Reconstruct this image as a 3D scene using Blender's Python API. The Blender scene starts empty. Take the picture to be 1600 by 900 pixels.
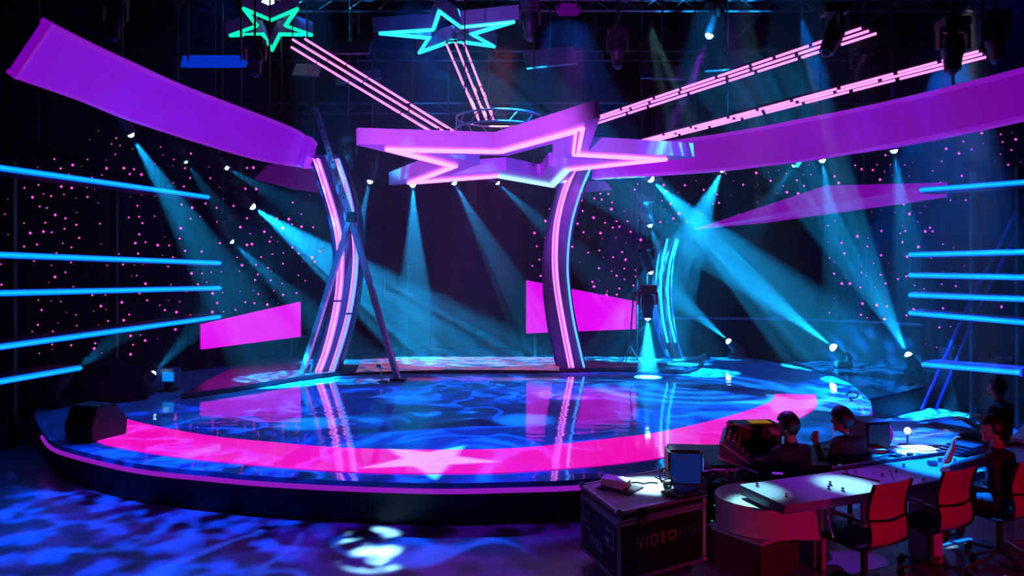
import bpy, bmesh, math, random
from mathutils import Vector, Matrix
R=math.radians
sc=bpy.context.scene; COL=sc.collection
F=1150.0; HY=425.0; HC=2.7           # focal length in pixels, horizon row, camera height
# ---------------------------------------------------------------- camera, world, exposure
cam=bpy.data.objects.new('camera',bpy.data.cameras.new('camera')); COL.objects.link(cam)
cam.location=(0,0,HC); cam.rotation_euler=(math.pi/2,0,0)
cam.data.sensor_width=36; cam.data.lens=F/1600*36; cam.data.shift_y=-(450-HY)/1600; cam.data.clip_end=200
sc.camera=cam
w=bpy.data.worlds.new('world'); sc.world=w; w.use_nodes=True
w.node_tree.nodes['Background'].inputs[0].default_value=(0.0,0.0,0.01,1); w.node_tree.nodes['Background'].inputs[1].default_value=0.3
sc.view_settings.view_transform='Standard'; sc.view_settings.look='None'; sc.view_settings.gamma=1; sc.view_settings.exposure=0
sc.view_settings.use_curve_mapping=False
sc.cycles.max_bounces=5; sc.cycles.diffuse_bounces=2; sc.cycles.glossy_bounces=3; sc.cycles.transmission_bounces=3; sc.cycles.volume_bounces=0
sc.cycles.sample_clamp_indirect=4; sc.cycles.sample_clamp_direct=0; sc.cycles.caustics_reflective=False; sc.cycles.caustics_refractive=False

def P(x,y,d): return Vector(((x-800)*d/F, d, HC-(y-HY)*d/F))
def G(x,y,z):
    d=F*(HC-z)/(y-HY); return Vector(((x-800)*d/F,d,z))

BEAM=(.005,.38,1.0)
BK=5.6   # beam power factor
def add_light(name,kind,loc,target,energy,color,ang=30,blend=.3,size=.04,gobo=None,scale=10,parent=None,org=None,rot=0,thin=None,square=False):
    l=bpy.data.lights.new(name,kind); l.energy=energy; l.color=color
    if kind=='SPOT': l.spot_size=R(ang); l.spot_blend=blend; l.shadow_soft_size=size; l.use_square=square
    elif kind=='AREA': l.size=size
    else: l.shadow_soft_size=size
    o=bpy.data.objects.new(name,l); COL.objects.link(o)
    loc=Vector(loc); 
    if target is not None:
        q=(Vector(target)-loc).to_track_quat('-Z','Y'); o.rotation_euler=(q.to_matrix()@Matrix.Rotation(rot,3,'Z')).to_euler()
    if parent is not None: o.parent=parent; loc=loc-org
    o.location=loc
    if gobo:
        l.use_nodes=True; nt=l.node_tree; N=nt.nodes; L=nt.links; em=N['Emission']
        def M(op,a,b=None,c=None):
            n=N.new('ShaderNodeMath'); n.operation=op
            for i,v in enumerate((a,b,c)):
                if v is None: continue
                if isinstance(v,(int,float)): n.inputs[i].default_value=v
                else: L.new(v,n.inputs[i])
            return n.outputs[0]
        tc=N.new('ShaderNodeTexCoord'); sp=N.new('ShaderNodeSeparateXYZ'); L.new(tc.outputs['Normal'],sp.inputs[0])
        az=M('ABSOLUTE',sp.outputs[2]); x=M('DIVIDE',sp.outputs[0],az); y=M('DIVIDE',sp.outputs[1],az)
        cb=N.new('ShaderNodeCombineXYZ'); L.new(x,cb.inputs[0]); L.new(y,cb.inputs[1])
        cb.inputs[2].default_value=(abs(hash((round(loc.x,2),round(loc.y,2))))%97)*.37 if False else (loc.x*1.7+loc.y*.9)
        def ramp(v,a,b,lo,hi):
            n=N.new('ShaderNodeMapRange'); n.inputs[1].default_value=a; n.inputs[2].default_value=b; n.inputs[3].default_value=lo; n.inputs[4].default_value=hi
            L.new(v,n.inputs[0]); return n.outputs[0]
        if gobo=='streak':
            vo=N.new('ShaderNodeTexVoronoi'); vo.inputs['Scale'].default_value=scale; vo.inputs['Randomness'].default_value=.9; L.new(cb.outputs[0],vo.inputs['Vector'])
            vo.voronoi_dimensions='2D'
            out=ramp(vo.outputs['Distance'],.16,.46,1.8,.16)
        elif gobo=='caustic':
            no=N.new('ShaderNodeTexNoise'); no.inputs['Scale'].default_value=scale; no.inputs['Detail'].default_value=1.5; no.inputs['Distortion'].default_value=1.2; L.new(cb.outputs[0],no.inputs['Vector'])
            a=M('ABSOLUTE',M('SUBTRACT',no.outputs['Fac'],.5)); t=thin or .026
            line=ramp(a,t*.2,t,1.7,.0)
            n2=N.new('ShaderNodeTexNoise'); n2.inputs['Scale'].default_value=scale*.45; L.new(cb.outputs[0],n2.inputs['Vector'])
            blob=ramp(n2.outputs['Fac'],.48,.62,0,.4)
            out=M('ADD',M('ADD',line,blob),.06)
        elif gobo=='rings':
            r=M('SQRT',M('ADD',M('MULTIPLY',x,x),M('MULTIPLY',y,y)))
            out=ramp(M('SINE',M('MULTIPLY',r,scale)),-.3,.4,.25,1.2)
        elif gobo=='blob':
            no=N.new('ShaderNodeTexNoise'); no.inputs['Scale'].default_value=scale; no.inputs['Detail'].default_value=2; L.new(cb.outputs[0],no.inputs['Vector'])
            out=ramp(no.outputs['Fac'],.47,.6,.0,1.3)
        elif gobo=='star':
            # regular five-pointed star, outer radius = scale, inner .4 of it
            th=M('ARCTAN2',y,x); r=M('SQRT',M('ADD',M('MULTIPLY',x,x),M('MULTIPLY',y,y)))
            k=M('FLOORED_MODULO',th,2*math.pi/5); k=M('ABSOLUTE',M('SUBTRACT',k,math.pi/5))      # 0 at notch, pi/5 at tip
            ri=.4*scale; # edge line through notch (angle 0,r=ri) and tip (angle pi/5, r=scale)
            nx,ny=ri,0.0; tx,ty=scale*math.cos(math.pi/5),scale*math.sin(math.pi/5)
            ex,ey=tx-nx,ty-ny; nrm=Vector((ey,-ex)).normalized(); c=nrm.x*nx+nrm.y*ny
            px_=M('MULTIPLY',r,M('COSINE',k)); py_=M('MULTIPLY',r,M('SINE',k))
            d=M('SUBTRACT',M('ADD',M('MULTIPLY',px_,nrm.x),M('MULTIPLY',py_,nrm.y)),c)
            out=ramp(d,-.03*scale,.03*scale,1,0)
        L.new(out,em.inputs['Strength'])
    return o

# ---- room lights (stage washes, floor projections, audience-side colour)
def wash(px,py,z,src,e,ang,col=(.0,.12,1),gobo='caustic',scale=6,**k):
    return add_light('projection_light','SPOT',src,G(px,py,z),e,col,ang=ang,gobo=gobo,scale=scale,**k)
wash(560,660,.46,(-1.5,13.5,8.2),8000,52,col=(.0,.10,1),scale=5)
wash(640,610,.46,(0,13.0,8.2),5000,46,col=(.01,.30,1),scale=7)
wash(900,620,.46,(1,14.0,8.2),7500,52,col=(.0,.12,1),scale=6)
wash(1080,605,.46,(3.5,13,8.2),6500,34,col=(.01,.30,1),gobo='rings',scale=90)
wash(1240,660,.46,(4.5,11,8.0),2600,44,col=(.01,.25,1),scale=8)
wash(300,660,.46,(-5,12.5,8.0),1300,46,col=(.0,.06,1),scale=6)
for _x,_y,_e in((480,662,2600),(820,656,2600),(1140,650,2200),(1205,604,1800),(640,625,1500),(300,655,500)):
    _q=G(_x,_y,.46); wash(_x,_y,.46,(_q.x*.9,_q.y-1.5,7.6),_e*2.2,9,col=(.0,.30,1),gobo=None,blend=1)
wash(700,571,.56,(0,15.2,8.2),6000,34,col=(1,.2,.3),gobo='blob',scale=9)
wash(820,571,.56,(1.5,15.2,8.2),3000,34,col=(.8,.02,.6),gobo='blob',scale=8)
wash(672,717,.475,(-1.0,9.1,7.6),15000,14,col=(.25,.5,1),gobo='star',scale=.117,rot=R(24),blend=.05)
wash(1235,630,.475,(3.2,10.6,7.6),7500,18,col=(.25,.60,1),gobo='star',scale=.135,rot=R(60),blend=.05)
wash(100,850,0,(-6,8.5,7.5),9000,36,col=(.0,.07,1),gobo='blob',scale=22)
wash(300,830,0,(-3,7.4,7.5),1100,40,col=(.10,.01,1),gobo='blob',scale=18)
wash(760,870,0,(0,7.2,7.5),1000,34,col=(.25,.02,1),gobo='blob',scale=18)
wash(570,842,0,(-1.9,7.9,5.5),22000,8.5,col=(.30,.8,1),gobo='blob',scale=12,blend=.8)
wash(588,872,0,(-1.4,7.5,5.5),22000,8.0,col=(.35,.85,1),gobo='blob',scale=13,blend=.8)
add_light('case_fill','SPOT',(-1.5,1.5,3.4),(1.1,6.3,.5),130,(.65,.18,.9),ang=18,blend=.8,size=.1)  # added fill spot without a fixture, brightens the case front and lettering
wash(1460,665,0,(6.6,11.0,6.4),34000,44,col=(.0,.12,1),gobo='caustic',scale=8,thin=.05)
wash(1440,690,0,(6.2,10.0,6.4),7000,34,col=(.5,.6,.7),gobo='caustic',scale=6,thin=.03)
wash(1016,758,.7,(.9,9.5,6.5),26000,5.5,col=(.45,.85,1),gobo=None,blend=.9)
wash(1325,758,.78,(2.0,11.0,6.5),13000,5,col=(.3,.9,1),gobo=None,blend=.9)
wash(1180,765,.78,(2.0,11.0,6.5),9000,4.5,col=(.3,.9,1),gobo=None,blend=.9)
wash(1320,750,.78,(3.2,11.0,6.5),2000,14,col=(.35,.04,1),gobo=None,blend=.8)
wash(1480,722,.78,(3.9,10.0,6.2),26000,13,col=(.0,.16,1),gobo=None,blend=.5)
wash(1430,704,.76,(4.2,10.8,6.2),9000,7,col=(.4,.8,1),gobo='blob',scale=20,blend=.5)
add_light('red_light','SPOT',(4.9,1.2,1.7),(3.5,6.35,.6),330,(1,0,.13),ang=48,blend=.6,size=.1)
add_light('star_light','SPOT',(-3.4,4.2,.6),P(800,225,14),7500,(.62,.09,1),ang=30,blend=.5,size=.15)
add_light('star_underlight','SPOT',(6.5,9,1.6),P(880,265,13.2),1500,(.03,.12,1),ang=24,blend=.7,size=.15)
add_light('header_light','SPOT',(-4.5,7.0,1.2),P(230,160,11.5),1400,(.02,.16,1),ang=34,blend=.5,gobo='caustic',scale=9,thin=.012)
add_light('header_light','SPOT',(4.0,8.0,1.2),P(1380,190,12),1200,(.02,.14,1),ang=34,blend=.5,gobo='caustic',scale=9,thin=.012)
add_light('grid_light','SPOT',(0,12,7.7),(0,18,9.6),60,(.2,.02,1),ang=150,blend=1,size=.1)
add_light('grid_light','SPOT',(6,10,7.8),(5,13,9.6),50,(.3,.02,1),ang=150,blend=1,size=.1)
add_light('set_light','SPOT',(-3.0,11,8),P(520,440,16),6500,(.0,.22,1),ang=18,blend=.7,size=.1)
add_light('set_light','SPOT',(4.5,11,8),P(900,420,16.5),1500,(.03,.05,1),ang=20,blend=.7,size=.1)
add_light('set_light','SPOT',(8,11,8),P(1300,560,18),1200,(.0,.03,1),ang=50,blend=.8,size=.1)

# ---------------------------------------------------------------- materials
MATS={}
def mat(name,col=(.02,.02,.02),rough=.5,metal=0,emit=None,es=1,noise=None,bump=None,spec=None,ior=None,nosample=False,coat=0):
    if name in MATS: return MATS[name]
    m=bpy.data.materials.new(name); m.use_nodes=True; nt=m.node_tree; b=nt.nodes['Principled BSDF']; N=nt.nodes; L=nt.links
    b.inputs['Base Color'].default_value=(*col,1); b.inputs['Roughness'].default_value=rough; b.inputs['Metallic'].default_value=metal
    if ior: b.inputs['IOR'].default_value=ior
    if spec is not None: b.inputs['Specular IOR Level'].default_value=spec
    if coat: b.inputs['Coat Weight'].default_value=coat; b.inputs['Coat Roughness'].default_value=.08
    if emit: b.inputs['Emission Color'].default_value=(*emit,1); b.inputs['Emission Strength'].default_value=es
    if noise:   # (scale, amount) procedural wear of the base colour
        tc=N.new('ShaderNodeTexCoord'); n=N.new('ShaderNodeTexNoise'); n.inputs['Scale'].default_value=noise[0]; n.inputs['Detail'].default_value=4; L.new(tc.outputs['Object'],n.inputs['Vector'])
        mr=N.new('ShaderNodeMapRange'); mr.inputs[3].default_value=1-noise[1]; mr.inputs[4].default_value=1+noise[1]; L.new(n.outputs['Fac'],mr.inputs[0])
        mx=N.new('ShaderNodeVectorMath'); mx.operation='SCALE'; mx.inputs[0].default_value=col; L.new(mr.outputs[0],mx.inputs['Scale']); L.new(mx.outputs[0],b.inputs['Base Color'])
    if bump:    # (sx, sy, strength, distance)
        tc=N.new('ShaderNodeTexCoord'); mp=N.new('ShaderNodeMapping'); mp.inputs['Scale'].default_value=(bump[0],bump[1],1); L.new(tc.outputs['Object'],mp.inputs[0])
        n=N.new('ShaderNodeTexNoise'); n.inputs['Scale'].default_value=1; n.inputs['Detail'].default_value=2; L.new(mp.outputs[0],n.inputs['Vector'])
        bp=N.new('ShaderNodeBump'); bp.inputs['Strength'].default_value=bump[2]; bp.inputs['Distance'].default_value=bump[3]; L.new(n.outputs['Fac'],bp.inputs['Height']); L.new(bp.outputs[0],b.inputs['Normal'])
    if nosample: m.cycles.emission_sampling='NONE'
    MATS[name]=m; return m
m_black=mat('black_paint',(.006,.006,.008),.45,noise=(8,.4))
m_wall=mat('dark_wall',(.003,.003,.006),.8,spec=.1,noise=(3,.5))
m_drape=mat('black_drape',(.0015,.0012,.003),.9,spec=.05,noise=(6,.4))
m_fixt=mat('fixture_black',(.004,.004,.005),.45,noise=(10,.3))
m_pipe=mat('grid_pipe',(.03,.03,.04),.4,.3,noise=(12,.3))
m_stage=mat('stage_gloss',(.08,.45,.85),.05,ior=2.1,bump=(1.6,3.6,.42,.013),noise=(2.2,.5))
m_floor=mat('studio_floor',(.16,.18,.26),.3,ior=1.6,bump=(1.5,2.5,.35,.012),noise=(1.5,.6))
m_fascia=mat('fascia_gloss',(.002,.002,.004),.5)
m_deck2=mat('rear_deck_gloss',(.006,.008,.014),.09,ior=1.8,bump=(1.3,3.2,.30,.012))
m_ring=mat('magenta_led_floor',(.05,.14,.22),.07,emit=(1.0,0,.50),es=.85,ior=1.7,bump=(1.3,3.2,.2,.01))
m_edge=mat('edge_led_strip',(.02,0,.03),.4,emit=(.32,.012,.55),es=.8)
m_hdr=mat('purple_lightbox',(.30,.03,.45),.4,emit=(.24,.0,.60),es=.72,noise=(1.2,.4))
m_hdr2=mat('magenta_lightbox',(.30,.02,.4),.35,emit=(.20,.0,.36),es=.72,noise=(1.2,.4))
m_rim=mat('header_rim',(.4,.2,.5),.35,emit=(.26,.0,.50),es=.7)
m_mag=mat('magenta_screen',(.02,0,.02),.3,emit=(.78,.0,.86),es=1.0)
m_wedge=mat('violet_screen',(.02,0,.02),.4,emit=(.22,.0,.42),es=.8)
m_dimw=mat('dim_violet_panel',(.06,.01,.08),.5,emit=(.045,.0,.08),es=1)
m_led=mat('pink_led',(.1,0,.1),.5,emit=(1,.05,.52),es=2.8,nosample=True)
m_bar=mat('blue_led_bar',(0,.02,.05),.4,emit=(.0,.12,1.0),es=2.4)
m_barcore=mat('blue_led_core',(0,.02,.05),.4,emit=(.0,.30,1.0),es=2.0)
m_blade=mat('bar_blade',(.02,.03,.10),.35,noise=(6,.3))
m_npink=mat('pink_neon',(.1,0,.1),.4,emit=(1,.19,.85),es=3.0)
m_nray=mat('magenta_neon',(.1,0,.1),.4,emit=(1,.16,.78),es=3.0)
m_nblue=mat('blue_neon',(0,.02,.1),.4,emit=(.06,.28,1),es=2.6)
m_nwb=mat('ice_neon',(0,.1,.1),.4,emit=(.33,.9,1),es=1.8)
m_ngrn=mat('green_neon',(0,.1,.05),.4,emit=(.0,.85,.36),es=1.6)
m_ncyn=mat('cyan_neon',(0,.1,.1),.4,emit=(.02,.75,.95),es=1.9)
m_narc=mat('arc_neon',(0,.05,.1),.4,emit=(.01,.42,1),es=3)
m_lilac=mat('lilac_channel',(.45,.35,.6),.35,emit=(.40,.10,.85),es=.75)
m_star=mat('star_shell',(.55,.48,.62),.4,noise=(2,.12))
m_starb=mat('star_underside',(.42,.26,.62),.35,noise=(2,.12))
m_pill=mat('pillar_metal',(.16,.2,.34),.25,.5,noise=(3,.3))
m_alu=mat('aluminium',(.42,.43,.48),.35,.7,noise=(9,.2))
m_lens=mat('lens_glow',(1,1,1),.3,emit=(.35,.9,1),es=14,nosample=True)
m_lensf=mat('lens_glow_faint',(1,1,1),.3,emit=(.3,.85,1),es=3,nosample=True)
m_lensoff=mat('lens_glass',(.02,.03,.05),.05)
m_white=mat('white_laminate',(.62,.62,.66),.3,noise=(3,.08))
m_desk=mat('desk_top_metal',(.30,.31,.38),.28,0,noise=(4,.12))
m_red=mat('red_mesh_fabric',(.50,.015,.17),.6,noise=(30,.12))
m_chrome=mat('chrome',(.6,.6,.65),.15,1)
m_seat=mat('black_leather',(.03,.03,.035),.35,noise=(20,.2))
m_case=mat('flight_case_panel',(.005,.005,.007),.4,noise=(30,.3))
m_lid=mat('case_lid_top',(.30,.32,.36),.35,noise=(6,.2))
m_print=mat('print_blue',(.22,.36,.48),.6)
m_print2=mat('print_red',(.28,.07,.15),.6)
m_print3=mat('print_dim',(.03,.05,.12),.6)
m_paper=mat('paper',(.8,.8,.8),.7,noise=(14,.1))
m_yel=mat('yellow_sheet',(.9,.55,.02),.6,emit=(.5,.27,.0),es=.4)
m_org=mat('orange_sheet',(.9,.25,.05),.6)
m_teal=mat('console_edge',(.05,.13,.14),.4,noise=(8,.3))
m_scr=mat('dim_blue_screen',(.0,.0,.02),.2,emit=(.003,.014,.12),es=1.0)
m_scr2=mat('bright_blue_screen',(.0,.0,.02),.2,emit=(.0,.16,1),es=.9)
m_scr3=mat('cyan_screen',(.0,.0,.02),.2,emit=(.0,.26,.95),es=.95)
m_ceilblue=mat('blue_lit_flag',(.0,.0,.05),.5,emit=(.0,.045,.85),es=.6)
m_gled=mat('green_led',(0,.1,.05),.4,emit=(.0,.9,.35),es=1.2,nosample=True)
m_shirt=mat('dark_shirt',(.012,.014,.02),.75,noise=(30,.3))
m_shirt2=mat('dark_green_shirt',(.03,.06,.06),.75,noise=(30,.3))
m_skin=mat('skin',(.42,.22,.16),.5,noise=(20,.1))
m_hair=mat('dark_hair',(.006,.005,.006),.45,noise=(60,.4))
m_book=mat('book_cover',(.05,.03,.06),.5)

# ---------------------------------------------------------------- mesh helpers
ORG={}
def props(o,label=None,cat=None,group=None,kind=None):
    if label: o['label']=label
    if cat: o['category']=cat
    if group: o['group']=group
    if kind: o['kind']=kind
    return o
def thing(name,loc,label,cat,group=None,rz=0):
    o=bpy.data.objects.new(name,None); COL.objects.link(o); o.location=loc; o.rotation_euler=(0,0,rz); o.empty_display_size=.1
    ORG[o.name]=Vector(loc); return props(o,label,cat,group)
class MB:
    def __init__(s): s.v=[]; s.f=[]
    def add(s,v,f):
        n=len(s.v); s.v+= [Vector(p) for p in v]; s.f+=[tuple(i+n for i in q) for q in f]; return s
    def box(s,c,size,rot=None):
        c=Vector(c); h=Vector(size)/2; M=rot if rot else Matrix.Identity(3)
        v=[c+M@Vector((sx*h.x,sy*h.y,sz*h.z)) for sz in(-1,1) for sy in(-1,1) for sx in(-1,1)]
        return s.add(v,[(0,2,3,1),(4,5,7,6),(0,1,5,4),(2,6,7,3),(0,4,6,2),(1,3,7,5)])
    def bar(s,p,q,wd,ht=None,up=Vector((0,0,1))):
        p=Vector(p);q=Vector(q); ht=ht or wd; d=(q-p).normalized()
        if abs(d.dot(up))>.98: up=Vector((0,1,0))
        a=d.cross(up).normalized(); b=a.cross(d)
        v=[]
        for e in(p,q):
            for sa,sb in((-1,-1),(1,-1),(1,1),(-1,1)): v.append(e+a*sa*wd/2+b*sb*ht/2)
        return s.add(v,[(3,2,1,0),(4,5,6,7),(0,1,5,4),(1,2,6,5),(2,3,7,6),(3,0,4,7)])
    def tube(s,pts,r,n=8,closed=False):
        pts=[Vector(p) for p in pts]; rs=r if isinstance(r,(list,tuple)) else [r]*len(pts); m=len(pts); v=[];f=[]
        for i,p in enumerate(pts):
            if closed: d=(pts[(i+1)%m]-pts[i-1]).normalized()
            else: d=(pts[min(i+1,m-1)]-pts[max(i-1,0)]).normalized()
            up=Vector((0,0,1)) if abs(d.z)<.95 else Vector((0,1,0))
            a=d.cross(up).normalized(); b=a.cross(d)
            v+=[p+(a*math.cos(2*math.pi*k/n)+b*math.sin(2*math.pi*k/n))*rs[i] for k in range(n)]
        for i in range(m if closed else m-1):
            j=(i+1)%m
            for k in range(n): f.append((i*n+k,i*n+(k+1)%n,j*n+(k+1)%n,j*n+k))
        if not closed: f+=[tuple(range(n))[::-1],tuple((m-1)*n+k for k in range(n))]
        return s.add(v,f)
    def prism(s,poly,vec):
        n=len(poly); vec=Vector(vec); v=[Vector(p) for p in poly]; v+=[p+vec for p in v]
        return s.add(v,[tuple(range(n))[::-1],tuple(range(n,2*n))]+[(i,(i+1)%n,n+(i+1)%n,n+i) for i in range(n)])
    def strip(s,A,B,vec):   # ribbon between two point rows, thickened by vec (vector or list)
        n=len(A); vs=vec if isinstance(vec,list) else [Vector(vec)]*n
        v=[Vector(p) for p in A]+[Vector(p) for p in B]+[Vector(A[i])+vs[i] for i in range(n)]+[Vector(B[i])+vs[i] for i in range(n)]
        f=[]
        for i in range(n-1):
            f+=[(i,i+1,n+i+1,n+i),(2*n+i,3*n+i,3*n+i+1,2*n+i+1),(i,2*n+i,2*n+i+1,i+1),(n+i,n+i+1,3*n+i+1,3*n+i)]
        f+=[(0,n,3*n,2*n),(n-1,3*n-1,4*n-1,2*n-1)]
        return s.add(v,f)
    def lathe(s,c,axis,prof,n=16):   # prof: (distance along axis, radius)
        c=Vector(c); d=Vector(axis).normalized(); up=Vector((0,0,1)) if abs(d.z)<.95 else Vector((0,1,0)); a=d.cross(up).normalized(); b=a.cross(d); v=[];f=[]
        for t,r in prof: v+=[c+d*t+(a*math.cos(2*math.pi*k/n)+b*math.sin(2*math.pi*k/n))*r for k in range(n)]
        for i in range(len(prof)-1):
            for k in range(n): f.append((i*n+k,i*n+(k+1)%n,(i+1)*n+(k+1)%n,(i+1)*n+k))
        f+=[tuple(range(n))[::-1],tuple((len(prof)-1)*n+k for k in range(n))]
        return s.add(v,f)
    def build(s,name,m,parent=None,smooth=False,bevel=0,label=None,cat=None,group=None,kind=None):
        org=ORG.get(parent.name,Vector()) if parent is not None else None
        if parent is None:
            xs=[p.x for p in s.v];ys=[p.y for p in s.v];zs=[p.z for p in s.v]
            base=Vector(((min(xs)+max(xs))/2,(min(ys)+max(ys))/2,min(zs)))
        else: base=org
        me=bpy.data.meshes.new(name); me.from_pydata([tuple(p-base) for p in s.v],[],s.f); me.update()
        bm=bmesh.new(); bm.from_mesh(me); bmesh.ops.recalc_face_normals(bm,faces=bm.faces)
        if bevel: bmesh.ops.bevel(bm,geom=bm.edges[:]+bm.verts[:],offset=bevel,segments=2,affect='EDGES',clamp_overlap=True)
        bm.to_mesh(me); bm.free()
        if smooth:
            for p in me.polygons: p.use_smooth=True
            try: me.set_sharp_from_angle(angle=R(40))
            except Exception: pass
        me.materials.append(m)
        o=bpy.data.objects.new(name,me); COL.objects.link(o)
        if parent is None: o.location=base; ORG[o.name]=base
        else: o.parent=parent; ORG[o.name]=base
        return props(o,label,cat,group,kind)
def spline(pts,n=8):
    pts=[Vector(p) for p in pts]; out=[]
    for i in range(len(pts)-1):
        p0=pts[max(i-1,0)];p1=pts[i];p2=pts[i+1];p3=pts[min(i+2,len(pts)-1)]
        for k in range(n):
            t=k/n; out.append(.5*((2*p1)+(p2-p0)*t+(2*p0-5*p1+4*p2-p3)*t*t+(3*p1-p0-3*p2+p3)*t**3))
    out.append(pts[-1]); return out
def resample(pts,n):
    L=[0]
    for a,b in zip(pts,pts[1:]): L.append(L[-1]+(b-a).length)
    out=[];j=0
    for k in range(n):
        t=L[-1]*k/(n-1)
        while j<len(L)-2 and L[j+1]<t: j+=1
        out.append(pts[j].lerp(pts[j+1],(t-L[j])/max(L[j+1]-L[j],1e-9)))
    return out
def struct(o): o['kind']='structure'; return o

# ---------------------------------------------------------------- room shell
struct(MB().box((0,13,-.1),(34,34,.2)).build('floor',m_floor))
struct(MB().box((0,13,10.6),(34,34,.2)).build('ceiling',m_wall))
struct(MB().box((0,29.9,5.3),(34,.2,10.4)).build('wall_back',m_wall))
struct(MB().box((-16.9,13,5.3),(.2,34,10.4)).build('wall_left',m_wall))
struct(MB().box((16.9,13,5.3),(.2,34,10.4)).build('wall_right',m_wall))
# haze hanging over the stage
hz=MB().box((0,17.2,3.95),(30,15.5,6.8)).build('stage_haze',m_black)
mh=bpy.data.materials.new('haze'); mh.use_nodes=True; nt=mh.node_tree; nt.nodes.clear()
o_=nt.nodes.new('ShaderNodeOutputMaterial'); s_=nt.nodes.new('ShaderNodeVolumeScatter'); s_.inputs['Density'].default_value=.0062; s_.inputs['Anisotropy'].default_value=.15
nt.links.new(s_.outputs[0],o_.inputs['Volume']); hz.data.materials.clear(); hz.data.materials.append(mh)
props(hz,'thin blue haze hanging in the air over the whole stage','haze',kind='stuff')

# ---------------------------------------------------------------- stage platform
SZ=.46
edge_px=[(65,672),(77,687),(100,698),(167,715),(233,727),(333,737),(400,743),(500,749),(600,753),(700,755),(800,753),(910,749),(1047,735),(1160,717),(1267,696),(1310,682),(1347,665),(1359,648),(1361,630),(1352,618)]
front=[G(x,y,SZ) for x,y in edge_px]
cx,cy,cr=-.75,15.9,7.7
back=[]
a0=math.atan2(front[-1].y-cy,front[-1].x-cx); a1=math.atan2(front[0].y-cy,front[0].x-cx)+2*math.pi
r0=(front[-1].xy-Vector((cx,cy))).length; r1=(front[0].xy-Vector((cx,cy))).length
for k in range(1,24):
    t=k/24; a=a0+(a1-a0)*t; rr=r0+(r1-r0)*t; back.append(Vector((cx+rr*math.cos(a),cy+rr*math.sin(a),SZ)))
fr=resample(spline(front,6),90)
outline=fr+back
stage=thing('round_stage',(cx,cy,0),'big round glossy stage with magenta ring and thin lit edge','stage')
MB().prism([p-Vector((0,0,.06)) for p in outline],(0,0,.06)).build('deck',m_stage,stage)
cen=Vector((cx,cy,0))
def shrink(p,k,z=None): q=cen+(Vector((p.x,p.y,0))-cen)*k; q.z=p.z if z is None else z; return q
MB().prism([shrink(p,.995,.0) for p in outline],(0,0,SZ-.125)).build('fascia',m_fascia,stage)
MB().strip([shrink(p,1.002,SZ-.112) for p in fr],[shrink(p,1.002,SZ-.072) for p in fr],[(shrink(p,.985,0)-Vector((p.x,p.y,0))) for p in fr]).build('edge_light',m_edge,stage,label='thin violet lit strip round the stage edge')
inner_px=[(157,637),(187,652),(253,668),(333,682),(400,689),(533,700),(667,703),(800,701),(933,688),(1033,675),(1133,652),(1200,630),(1210,616)]
outer_px=[(137,637),(142,670),(152,690),(200,702),(283,715),(400,727),(533,737),(640,740),(725,740),(800,738),(933,728),(1047,713),(1123,697),(1200,678),(1267,643),(1277,630),(1274,617)]
ia=resample(spline([G(x,y,SZ+.004) for x,y in inner_px],6),80); oa=resample(spline([G(x,y,SZ+.004) for x,y in outer_px],6),80)
MB().strip(ia,oa,(0,0,.006)).build('led_ring',m_ring,stage,label='glowing magenta curved floor band')
# rear deck and curved walkway behind the disc
rp=[G(x,y,SZ-.01) for x,y in [(1345,626),(1400,614),(1447,603),(1470,592)]]+[Vector((10.2,17.5,SZ-.01)),Vector((9,22.5,SZ-.01)),Vector((-8.5,22.5,SZ-.01)),Vector((-8.6,17,SZ-.01)),Vector((-6,16.5,SZ-.01)),Vector((5.5,15.5,SZ-.01))]
rd=thing('rear_platform',(0,19,0),'dark glossy rear deck behind the round stage','platform')
MB().prism([p-Vector((0,0,.05)) for p in rp],(0,0,.05)).build('deck',m_deck2,rd)
MB().prism([Vector((p.x*.995,p.y+.02,0)) for p in rp],(0,0,SZ-.07)).build('fascia',m_fascia,rd)
we=[G(x,y,.50) for x,y in [(283,621),(368,609),(430,599),(480,591),(560,583),(700,580),(860,580),(982,578),(1058,582),(1085,577),(1100,568)]]
we=resample(spline(we,6),60)
bk=[Vector((p.x*1.13,max(p.y+2.0,18.6),.50)) for p in we]
wk=thing('curved_walkway',(0,17,SZ),'low curved walkway along the back of the stage','walkway')
MB().strip(we,bk,(0,0,.06)).build('tread',mat('walkway_top',(.035,.03,.04),.3,noise=(2,.4)),wk)
MB().strip([p-Vector((0,0,.04)) for p in we],[p-Vector((0,0,.04)) for p in bk],(0,0,.04)).build('plinth',m_fascia,wk)

m_patch=mat('projected_patch_glow',(.02,.02,.03),.2,emit=(.3,.1,.2),es=.6)  # emissive colour patches stand in for coloured light projected on the walkway
_nt=m_patch.node_tree; _b=_nt.nodes['Principled BSDF']; _tc=_nt.nodes.new('ShaderNodeTexCoord'); _mp=_nt.nodes.new('ShaderNodeMapping'); _mp.inputs['Scale'].default_value=(1.0,2.2,1)
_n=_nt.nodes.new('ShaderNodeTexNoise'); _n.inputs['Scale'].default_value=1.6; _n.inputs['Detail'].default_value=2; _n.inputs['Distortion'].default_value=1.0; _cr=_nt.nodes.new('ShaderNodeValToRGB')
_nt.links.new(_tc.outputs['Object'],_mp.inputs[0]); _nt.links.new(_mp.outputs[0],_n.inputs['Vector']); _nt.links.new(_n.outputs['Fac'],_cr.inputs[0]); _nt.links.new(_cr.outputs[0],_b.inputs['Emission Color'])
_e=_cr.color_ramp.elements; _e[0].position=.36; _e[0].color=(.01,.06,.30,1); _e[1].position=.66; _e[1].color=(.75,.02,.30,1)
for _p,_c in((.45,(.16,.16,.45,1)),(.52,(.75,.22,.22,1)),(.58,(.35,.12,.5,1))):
    _x=_e.new(_p); _x.color=_c
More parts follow.
